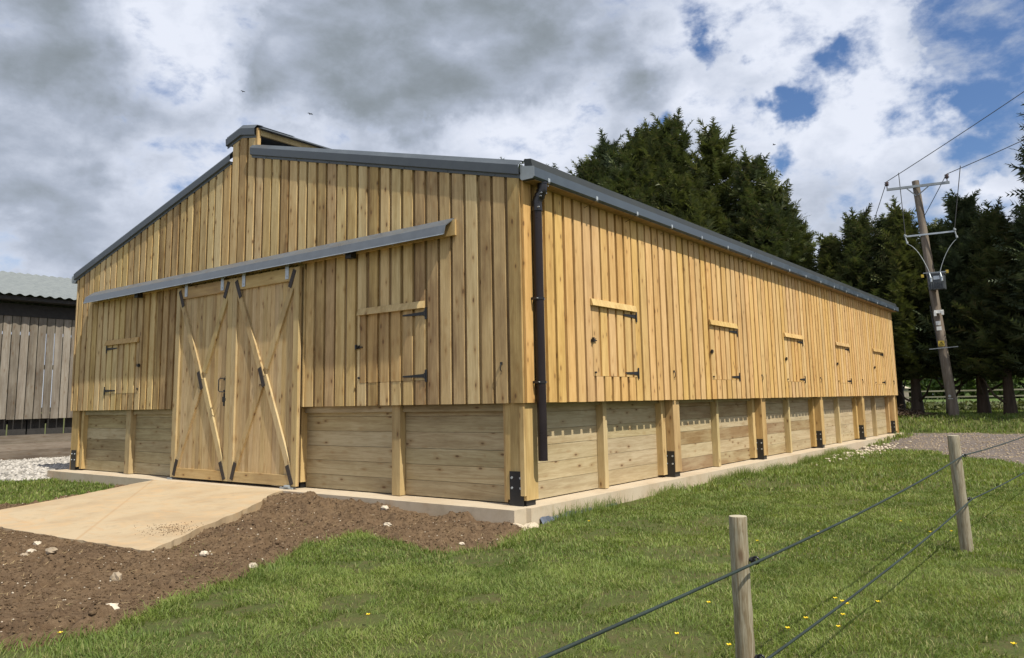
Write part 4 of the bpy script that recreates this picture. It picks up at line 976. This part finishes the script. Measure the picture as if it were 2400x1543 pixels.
def rope(pts, r=.0075):
    b = MB(); path = []
    for a, c in zip(pts[:-1], pts[1:]):
        a = Vector(a); c = Vector(c)
        for k in range(12): t = k/12; p = a.lerp(c, t); p.z -= .03*4*t*(1-t); path.append(p)
    path.append(Vector(pts[-1])); b.tube(path, r, 8); return b.build('rope', M['rope'], fence)
rope([P0u, P1u, P2u, P3u]); rope([P0l, P1l, P2l, P3l])

# ------------------------------------------------------------------ utility pole
YP = 30.0
pole = thing('utility_pole', 'leaning timber electricity pole carrying a transformer before the conifers', 'utility pole', (1.02, YP, .3))
b = MB(); n = 14; b.tube([(1.03+(.34-1.03)*t/n, YP, .2+(11.06-.2)*t/n) for t in range(n+1)], [.215-.065*t/n for t in range(n+1)], 16)
b.build('pole_shaft', M['polewood'], pole)
def pxz(z): return 1.03+(.34-1.03)*(z-.2)/10.86
b = MB()
def bar(b, p, q, w_=.05, h_=.05, yo=0):
    p = Vector(p); q = Vector(q); d_ = (q-p); nr = Vector((-d_.z, 0, d_.x)).normalized()
    b.obox((p+q)/2, d_/2, nr*h_, Vector((0, w_, 0)))
bar(b, (-.84, YP-.22, 10.82), (1.73, YP-.22, 10.70), .045, .055); b.build('crossarm', M['galvdull'], pole)
b = MB(); bar(b, (-.02, YP-.25, 10.74), (pxz(10.3)-.03, YP-.2, 10.33), .012, .025); bar(b, (.93, YP-.25, 10.70), (pxz(10.3)+.06, YP-.2, 10.36), .012, .025); b.build('arm_brace', M['galvdull'], pole)
def insul(x, z, y=YP-.22, h=.34):
    b = MB(); b.tube([(x, y, z), (x, y, z+h*.45)], .022, 8)
    b.tube([(x, y, z+h*.4), (x, y, z+h*.5), (x, y, z+h*.58), (x, y, z+h*.66), (x, y, z+h*.74), (x, y, z+h*.9), (x, y, z+h)], [.05, .10, .055, .11, .055, .10, .03], 12); b.build('insulator', M['porc'], pole)
insul(-.82, 10.86); insul(1.64, 10.75)
b = MB(); bar(b, (-.20, YP-.2, 8.52), (1.78, YP-.2, 8.48), .035, .035); b.build('crossarm', M['galv'], pole)
for x, z in ((-.22, 8.50), (1.76, 8.50)):
    b = MB(); b.tube([(x-.03, YP-.28, z+.12), (x+.06, YP-.30, z-.36)], .028, 10); b.tube([(x-.01, YP-.28, z+.08), (x, YP-.28, z-.0)], .06, 10); b.tube([(x+.045, YP-.29, z-.24), (x+.06, YP-.3, z-.34)], .05, 10); b.build('fuse_cutout', M['galvdull'], pole)
# transformer
tx = .90; b = MB()
b.box(tx-.30, tx+.32, YP-.72, YP-.24, 5.94, 6.60); b.box(tx-.33, tx+.35, YP-.76, YP-.22, 6.60, 6.65)
for k in range(7): b.box(tx-.28+.09*k, tx-.26+.09*k, YP-.78, YP-.72, 5.98, 6.25)
tr = b.build('transformer', M['transf'], pole)
b = MB(); bar(b, (tx-.50, YP-.5, 6.72), (tx+.42, YP-.5, 6.70), .025, .02); b.build('top_bar', M['galvdull'], tr)
for x in (tx-.16, tx+.26):
    b = MB(); b.tube([(x-.05, YP-.76, 6.66), (x-.03, YP-.80, 6.52), (x, YP-.82, 6.40), (x, YP-.82, 6.26)], [.02, .03, .055, .045], 12); b.tube([(x, YP-.82, 6.44), (x, YP-.82, 6.41)], .07, 12); b.build('bushing', M['galv'], tr)
b = MB(); b.box(tx-.08, tx+.16, YP-.735, YP-.723, 6.36, 6.52); b.build('rating_plate', M['galv'], tr)
for x, z in ((tx-.54, 6.60), (tx+.44, 6.70)): 
    b = MB(); b.box(x-.055, x+.055, YP-.52, YP-.50, z-.07, z+.07); b.tube([(x, YP-.52, z), (x, YP-.53, z)], .03, 10); b.build('yellow_tag', M['yellow'], tr)
# jumper cables
def cable(pts, r, mt, nm, par): b = MB(); b.tube(pts, r, 6); return b.build(nm, mt, par)
def bez(a, c, e, n=12): a, c, e = map(Vector, (a, c, e)); return [a*(1-t)**2+c*2*t*(1-t)+e*t*t for t in [i/n for i in range(n+1)]]
cable(bez((-.14, YP-.30, 8.14), (.30, YP-.5, 7.9), (tx-.21, YP-.76, 6.70)), .013, M['galvdull'], 'jumper_cable', pole)
cable(bez((1.80, YP-.30, 8.12), (1.36, YP-.5, 7.7), (tx+.21, YP-.76, 6.70)), .013, M['galvdull'], 'jumper_cable', pole)
cable([(-.22, YP-.28, 8.62), (-.28, YP-.24, 11.52)], .018, M['wire'], 'drop_cable', pole); cable([(1.76, YP-.28, 8.62), (2.21, YP-.24, 11.36)], .018, M['wire'], 'drop_cable', pole)
cable([(pxz(z)-.22*(1 if z > 4.2 else .8), YP-.08, z) for z in (5.3, 4.6, 4.0, 3.3, 2.6)], .02, M['wire'], 'service_cable', pole)
b = MB(); b.box(.66, 1.02, YP-.30, YP-.18, 4.92, 5.06); b.box(.65, .74, YP-.34, YP-.26, 4.80, 5.0); b.box(.94, 1.03, YP-.34, YP-.26, 4.84, 5.02); b.build('fuse_box', M['white'], pole)
for za, zb in ((4.40, 4.58), (4.17, 4.34)): b = MB(); b.box(pxz(za)-.09, pxz(za)+.10, YP-.225, YP-.21, za, zb); b.build('notice', M['white'], pole)
b = MB(); b.box(pxz(3.6)-.12, pxz(3.6)+.12, YP-.235, YP-.215, 3.47, 3.71); ysn = b.build('warning_sign', M['yellow'], pole)
b = MB(); zc_, xc_ = 3.52, pxz(3.6); 
for (p, q) in (((-.09, 0), (.09, 0)), ((.09, 0), (0, .15)), ((0, .15), (-.09, 0))): b.obox((xc_+(p[0]+q[0])/2, YP-.238, zc_+(p[1]+q[1])/2), ((q[0]-p[0])/2, 0, (q[1]-p[1])/2), (.008*(q[1]-p[1])/.15, 0, -.008*(q[0]-p[0])/.15 if q[0] != p[0] else .008), (0, .002, 0))
b.tube([(xc_+.01, YP-.24, zc_+.11), (xc_-.015, YP-.24, zc_+.07), (xc_+.015, YP-.24, zc_+.07), (xc_-.01, YP-.24, zc_+.02)], .006, 5); b.build('warning_symbol', M['black'], ysn)
b = MB(); bar(b, (.33, YP-.26, 3.36), (1.46, YP-.26, 3.42), .02, .018); b.build('step_bar', M['galvdull'], pole)
b = MB(); b.tube([(pxz(1.5), YP-.22, 1.3), (pxz(1.5), YP-.235, 1.3)], .06, 10); b.box(pxz(1.2)-.1, pxz(1.2)+.1, YP-.23, YP-.21, 1.17, 1.2); b.build('pole_tag', M['galv'], pole)
# overhead lines
def line(a, c, lb):
    a, c = Vector(a), Vector(c); pts = [a.lerp(c, t/20)-Vector((0, 0, .3*4*(t/20)*(1-t/20))) for t in range(21)]
    b = MB(); b.tube(pts, .017, 6); o = b.build('power_line', M['wire']); tag(o, lb, 'power line', 'overhead wires crossing the pole crossarm')
def ext(p, q, k): p, q = Vector(p), Vector(q); return p+(q-p)*k
i1 = (-.82, YP-.22, 11.20); i2 = (1.64, YP-.22, 11.09)
line(ext(i1, (4.85, 29.78, 14.37), 3.2), i1, 'thin overhead wire running up right from the left insulator of the pole')
line(ext(i2, (4.66, 29.78, 12.24), 4.), i2, 'thin overhead wire running up right from the right insulator of the pole')
line(i1, ext(i1, (-2.22, 33, 10.2), 5), 'thin overhead wire dropping behind the trees left of the pole')
line(i2, ext(i2, (-.12, 33, 9.85), 4), 'thin overhead wire passing behind the top of the pole')

# ------------------------------------------------------------------ conifers
def conifer(x0, y0, H, R, label, seed, mt, low=1.9, nbr=260, multi=1, trunkr=.28, lean=0., shape=.72, fine=1.0):
    rg = np.random.default_rng(seed); z0 = float(base_h(np.array([x0]), np.array([y0]))[0])
    e = thing('conifer_tree', label, 'tree', (x0, y0, z0), 'tall conifers in the row behind the barn')
    b = MB(); pts = [(x0+lean*t*H/6, y0, z0-.2+H*.92*t/6) for t in range(7)]; b.tube(pts, [trunkr*(1.25 if t == 0 else 1)*(1-t/6.6) for t in range(7)], 10)
    rs = random.Random(seed)
    for k in range(7):
        h = rs.uniform(.10, .75)*H*.5; a = rs.uniform(0, 6.28); l = rs.uniform(.6, 1.6); p = Vector((x0+lean*h, y0, z0+h)); b.tube([p, p+Vector((math.cos(a)*l*.6, math.sin(a)*l*.6, l*.35)), p+Vector((math.cos(a)*l, math.sin(a)*l, l*.9))], [.07, .05, .02], 6)
    b.build('trunk', M['bark'], e)
    # leaders: several vertical tips
    leaders = [(0., 0., 1.)]
    for k in range(multi-1):
        a = rg.uniform(0, 6.283); q = rg.uniform(.25, .75)*R; leaders.append((math.cos(a)*q, math.sin(a)*q*.8, rg.uniform(.72, .95)))
    Vs = []; Rs = []
    nb = nbr
    # branch origins
    li = rg.integers(0, len(leaders), nb); Lx = np.array([l[0] for l in leaders])[li]; Ly = np.array([l[1] for l in leaders])[li]; Lh = np.array([l[2] for l in leaders])[li]
    u = rg.random(nb)**.85; zz = low+(H*Lh-low)*u                       # height of the branch TIP
    v = np.clip((zz-low)/(H*Lh-low), 0, 1)
    Rl = R if multi == 1 else R*.70
    prof = Rl*np.clip(np.minimum((1-v)**shape*1.12, .75+1.6*v), .03, 1.)*(1+rg.normal(0, .13, nb))
    prof = np.maximum(prof, .08)
    inner = rg.random(nb) < .30; prof = np.where(inner, prof*rg.uniform(.35, .8, nb), prof)
    ang = rg.uniform(0, 6.283, nb)
    dirx, diry = np.cos(ang), np.sin(ang)
    rise = rg.uniform(.25, .75, nb)*(.55+.6*v)
    ns = 9
    # branch axis points from inside to tip
    segs = np.linspace(.25, 1, ns)
    for s_i, t in enumerate(segs):
        rad = prof*t; hz = zz-(1-t)*prof*rise*1.2
        bx0 = x0+lean*hz+Lx*(.4+.6*v)+dirx*rad; by0 = y0+Ly*(.4+.6*v)+diry*rad; bz0 = z0+hz
        for side in (-1, 0, 1, 2):
            if side == 2 and s_i % 2: continue
            sp = rg.uniform(.35, .75, nb)*(.75+.35*(side == 0))*fine; dev = side*rg.uniform(.5, 1.1, nb) if side < 2 else rg.uniform(-1, 1, nb)
            ax, ay = dirx*np.cos(dev)-diry*np.sin(dev), dirx*np.sin(dev)+diry*np.cos(dev)
            az = rg.uniform(.0, .9, nb)+.5*v*(side == 0)
            if side == 0 and s_i == ns-1: sp = sp*rg.uniform(1.0, 1.7, nb); az = az+rg.uniform(0, .5, nb)
            nrm = np.sqrt(1+az*az); ax, ay, az = ax/nrm, ay/nrm, az/nrm
            # spray: 7 leaflets: side pairs and a tip, drooping
            px, py = -ay, ax
            roll = rg.uniform(-.9, .9, nb)
            for j in range(8):
                tt = .12+.88*(j//2+1)/4.2; sg = 1 if j % 2 else -1
                droop = -.22*tt*tt*sp
                cxp = bx0+ax*sp*tt; cyp = by0+ay*sp*tt; czp = bz0+az*sp*tt+droop
                ll = sp*(.55-.32*tt)*rg.uniform(.7, 1.2, nb); ff = .8
                ox = (px*sg*np.cos(roll)+ax*ff); oy = (py*sg*np.cos(roll)+ay*ff); oz = sg*np.sin(roll)+az*ff-.15
                on = np.sqrt(ox*ox+oy*oy+oz*oz); ox, oy, oz = ox/on*ll, oy/on*ll, oz/on*ll
                wv2 = .17*ll+.012
                a_ = np.stack([cxp-ax*wv2, cyp-ay*wv2, czp-az*wv2], -1); b_ = np.stack([cxp+ax*wv2, cyp+ay*wv2, czp+az*wv2], -1); c_ = np.stack([cxp+ox, cyp+oy, czp+oz], -1)
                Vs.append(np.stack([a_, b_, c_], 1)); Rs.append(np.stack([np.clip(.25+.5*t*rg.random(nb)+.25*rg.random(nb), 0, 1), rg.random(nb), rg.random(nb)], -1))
    # wispy arching shoots on the upper surface of the crown
    m_ = int(26+9*R*(2 if multi > 1 else 1)+H*2.2); li = rg.integers(0, len(leaders), m_); Lx = np.array([l[0] for l in leaders])[li]; Ly = np.array([l[1] for l in leaders])[li]; Lh = np.array([l[2] for l in leaders])[li]
    v = 1-rg.random(m_)**1.5*.62; zz = low+(H*Lh-low)*v; an = rg.uniform(0, 6.283, m_); ca, sa = np.cos(an), np.sin(an)
    rr = Rl*np.clip((1-v)**shape*1.05, .02, 1.)*rg.uniform(.8, 1.0, m_); ln_ = rg.uniform(.7, 1.5, m_)*(.75+.035*H); out = rg.uniform(.25, .8, m_)*(1.15-.6*v)
    K = 16
    for j in range(K):
        t = (j+1)/K; f_ = lambda q: (x0+lean*zz+Lx+ca*(rr+out*ln_*q*(1+.3*q)), y0+Ly+sa*(rr+out*ln_*q*(1+.3*q)), z0+zz-.25+ln_*(q-.28*q*q*out*2))
        bx_, by_, bz_ = f_(t); b2, b3, b4 = f_(t+.06); tx_, ty_, tz_ = b2-bx_, b3-by_, b4-bz_; tn = np.sqrt(tx_**2+ty_**2+tz_**2); tx_, ty_, tz_ = tx_/tn, ty_/tn, tz_/tn
        for sg in (-1, 1, 2):
            ll = ln_*(.34*(1-t)**.7+.07)*rg.uniform(.6, 1.25, m_)
            qx = -sa*(sg if sg < 2 else .2)+rg.normal(0, .3, m_); qy = ca*(sg if sg < 2 else .2)+rg.normal(0, .3, m_); qz = rg.normal(-.05, .3, m_)+(0 if sg < 2 else -.4)
            ox, oy, oz = qx+tx_*.9, qy+ty_*.9, qz+tz_*.7; on = np.sqrt(ox*ox+oy*oy+oz*oz); ox, oy, oz = ox/on*ll, oy/on*ll, oz/on*ll
            wv3 = .14*ll+.012
            Vs.append(np.stack([np.stack([bx_-tx_*wv3, by_-ty_*wv3, bz_-tz_*wv3], -1), np.stack([bx_+tx_*wv3, by_+ty_*wv3, bz_+tz_*wv3], -1), np.stack([bx_+ox, by_+oy, bz_+oz], -1)], 1))
            Rs.append(np.stack([np.clip(.3+.5*rg.random(m_), 0, 1), rg.random(m_), rg.random(m_)], -1))
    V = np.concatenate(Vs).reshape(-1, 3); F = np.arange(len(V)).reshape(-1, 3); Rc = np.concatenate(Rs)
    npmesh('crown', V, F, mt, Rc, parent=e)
TR = [(-26.1, 34, 18.4, 2.6, 1, 'conifer whose tip just shows over the roof, leftmost of the row', 'needles2'), (-22.5, 34, 16.9, 2.3, 1, 'conifer with thin top tip showing right over the gutter corner', 'needles2'),
      (-19.6, 34.3, 17.8, 1.7, 1, 'tall conifer forming the ragged left edge of the big clump', 'needles'), (-18.6, 35, 18.9, 2.8, 2, 'tall conifer second from the left edge of the big clump', 'needles2'), (-16.2, 34, 18.4, 3.0, 2, 'dark conifer left of the tallest peak behind the roof', 'needles'),
      (-14.9, 34.5, 18.6, 2.6, 1, 'narrow conifer filling the space just left of the tallest peak', 'needles3'), (-13.6, 35, 19.3, 3.3, 2, 'tallest conifer peaking above the middle of the roof', 'needles'), (-10.9, 34.6, 17.7, 3.2, 2, 'broad conifer right of the tallest peak', 'needles3'), (-8.4, 34, 15.6, 3.0, 2, 'conifer sloping down at the right of the big clump', 'needles'), (-7.0, 33.4, 13.4, 1.75, 2, 'shorter conifer closing the right end of the big clump', 'needles3'),
      (-4.4, 33, 9.9, 1.8, 1, 'low conifer in the dip between clump and pole', 'needles3'), (-3.0, 33, 10.9, 2.0, 1, 'pointed conifer left of the electricity pole', 'needles'), (-1.9, 34, 10.6, 1.9, 1, 'slim conifer just left of the pole, behind its neighbour', 'needles2'), (-.85, 32.6, 10.7, 2.0, 1, 'conifer with twin tips directly left of the pole top', 'needles3'),
      (.4, 34, 10.0, 2.0, 1, 'conifer directly behind the electricity pole', 'needles'), (1.85, 32.8, 11.1, 2.3, 1, 'tall pointed conifer right of the electricity pole', 'needles2'), (2.95, 31.8, 9.9, 2.0, 1, 'conifer second right of the pole with narrow top', 'needles'), (3.9, 32.6, 9.4, 2.1, 1, 'conifer near the right edge beside the tallest right one', 'needles'), (6.35, 31.5, 17.2, 3.2, 1, 'very tall conifer at the right edge reaching above the wires', 'needles2')]
for i, (x, y, H, R, mu, lb, mt) in enumerate(TR):
    big_ = H > 14
    conifer(x, y, H-(1.35 if big_ else 1.2), R*(1.42 if H > 12 and x < 0 else 1.05), lb, 100+i, M[mt], low=2.0 if x > -6 else 1.2, nbr=int(650*(H/11)*(R/2.1)*(1.35 if H > 14 else 1)), shape=.55 if H > 12 and x < 0 else 1.0, multi=mu*2 if mu > 1 else 1, trunkr=.20+.01*H/2, lean=random.uniform(-.01, .01), fine=.92 if big_ else .80)

# dead leaves and brush under the trees
n = 5000; x = RNG.normal(-1.6, 1.3, n); y = RNG.normal(30.5, .5, n); z = base_h(x, y)+np.abs(RNG.normal(0, .16, n))*np.exp(-((x+1.4)/1.2)**2)
a = RNG.uniform(0, 6.28, n); l = RNG.uniform(.06, .25, n); t0 = np.stack([x, y, z], -1); t1 = t0+np.stack([np.cos(a)*l, np.sin(a)*l, RNG.uniform(-.05, .15, n)], -1); t2 = t0+np.stack([np.cos(a+1)*l*.3, np.sin(a+1)*l*.3, RNG.uniform(0, .08, n)], -1)
o = npmesh('undergrowth', np.stack([t0, t1, t2], 1).reshape(-1, 3), np.arange(3*n).reshape(-1, 3), M['debris'], RNG.random((n, 3))); tag(o, kind='stuff')

# far hedges and rail fence beyond the trees
def leafball(name, x0, x1, y0, y1, z0, z1, n, s, mt):
    x = RNG.uniform(x0, x1, n); y = RNG.uniform(y0, y1, n); top = z0+(z1-z0)*(.55+.6*fbm(x, y, .25, 4)); z = z0+(top-z0)*RNG.random(n)**.7
    c = np.stack([x, y, z], -1)[:, None]+RNG.normal(0, s, (n, 3, 3)); return npmesh(name, c.reshape(-1, 3), np.arange(3*n).reshape(-1, 3), mt, RNG.random((n, 3)))
o = leafball('undergrowth', -9, 12, 39, 44, .3, .95, 5000, .11, M['needles3']); tag(o, kind='stuff')
o = leafball('hedge', -60, 90, 150, 156, .3, 5.5, 26000, .55, M['hedge']); tag(o, 'long green hedge across the far side of the pasture', 'hedge')
e = thing('rail_fence', 'pale post and rail fence in the pasture behind the trees', 'fence', (5, 52, .4))
for k in range(18):
    b = MB(); b.box(-22+4*k, -21.86+4*k, 52, 52.14, .3, 1.75); b.build('post', M['greywood'], e)
for z in (.75, 1.15, 1.55): b = MB(); b.box(-22, 46, 51.95, 51.99, z, z+.09); b.build('rail', M['postend'], e)
b = MB(); e2 = thing('field_shelter', 'small shelter with pale roof glimpsed between tree trunks by the barn', 'shed', (-12, 75, .4))
b.box(-14, -9.5, 74, 77, .3, 2.0); b.build('wall', M['greywood'], e2); b = MB(); b.prism([(-14.2, 73.8, 2.0), (-9.3, 73.8, 2.0), (-11.7, 73.8, 3.1)], (0, 3.4, 0)); b.build('roof', M['postend'], e2)

# birds
def bird(x, y, z, s, lb):
    b = MB(); b.tube([(x-s*.5, y, z), (x-s*.1, y, z+.01), (x+s*.5, y, z)], [.01, s*.13, .01], 8); B = lambda a, c, d_: (x+a*s, y+c*s, z+d_*s)
    b.add([B(-.15, 0, .02), B(.2, 0, .02), B(.0, .5, .25), B(-.25, 1., .1)], [(0, 1, 2, 3)]); b.add([B(-.15, 0, .02), B(.2, 0, .02), B(.0, -.5, .25), B(-.25, -1., .1)], [(0, 1, 2, 3)])
    o = b.build('bird', M['bird']); tag(o, lb, 'bird', 'small birds flying in the sky')
bird(-18.8, 7.74, 13.37, .11, 'tiny dark bird high above the left slope of the roof'); bird(-12.92, 6.33, 10.62, .12, 'small bird flying just above the roof ridge'); bird(-5.94, 30, 14.16, .16, 'tiny bird right of the tall conifers')
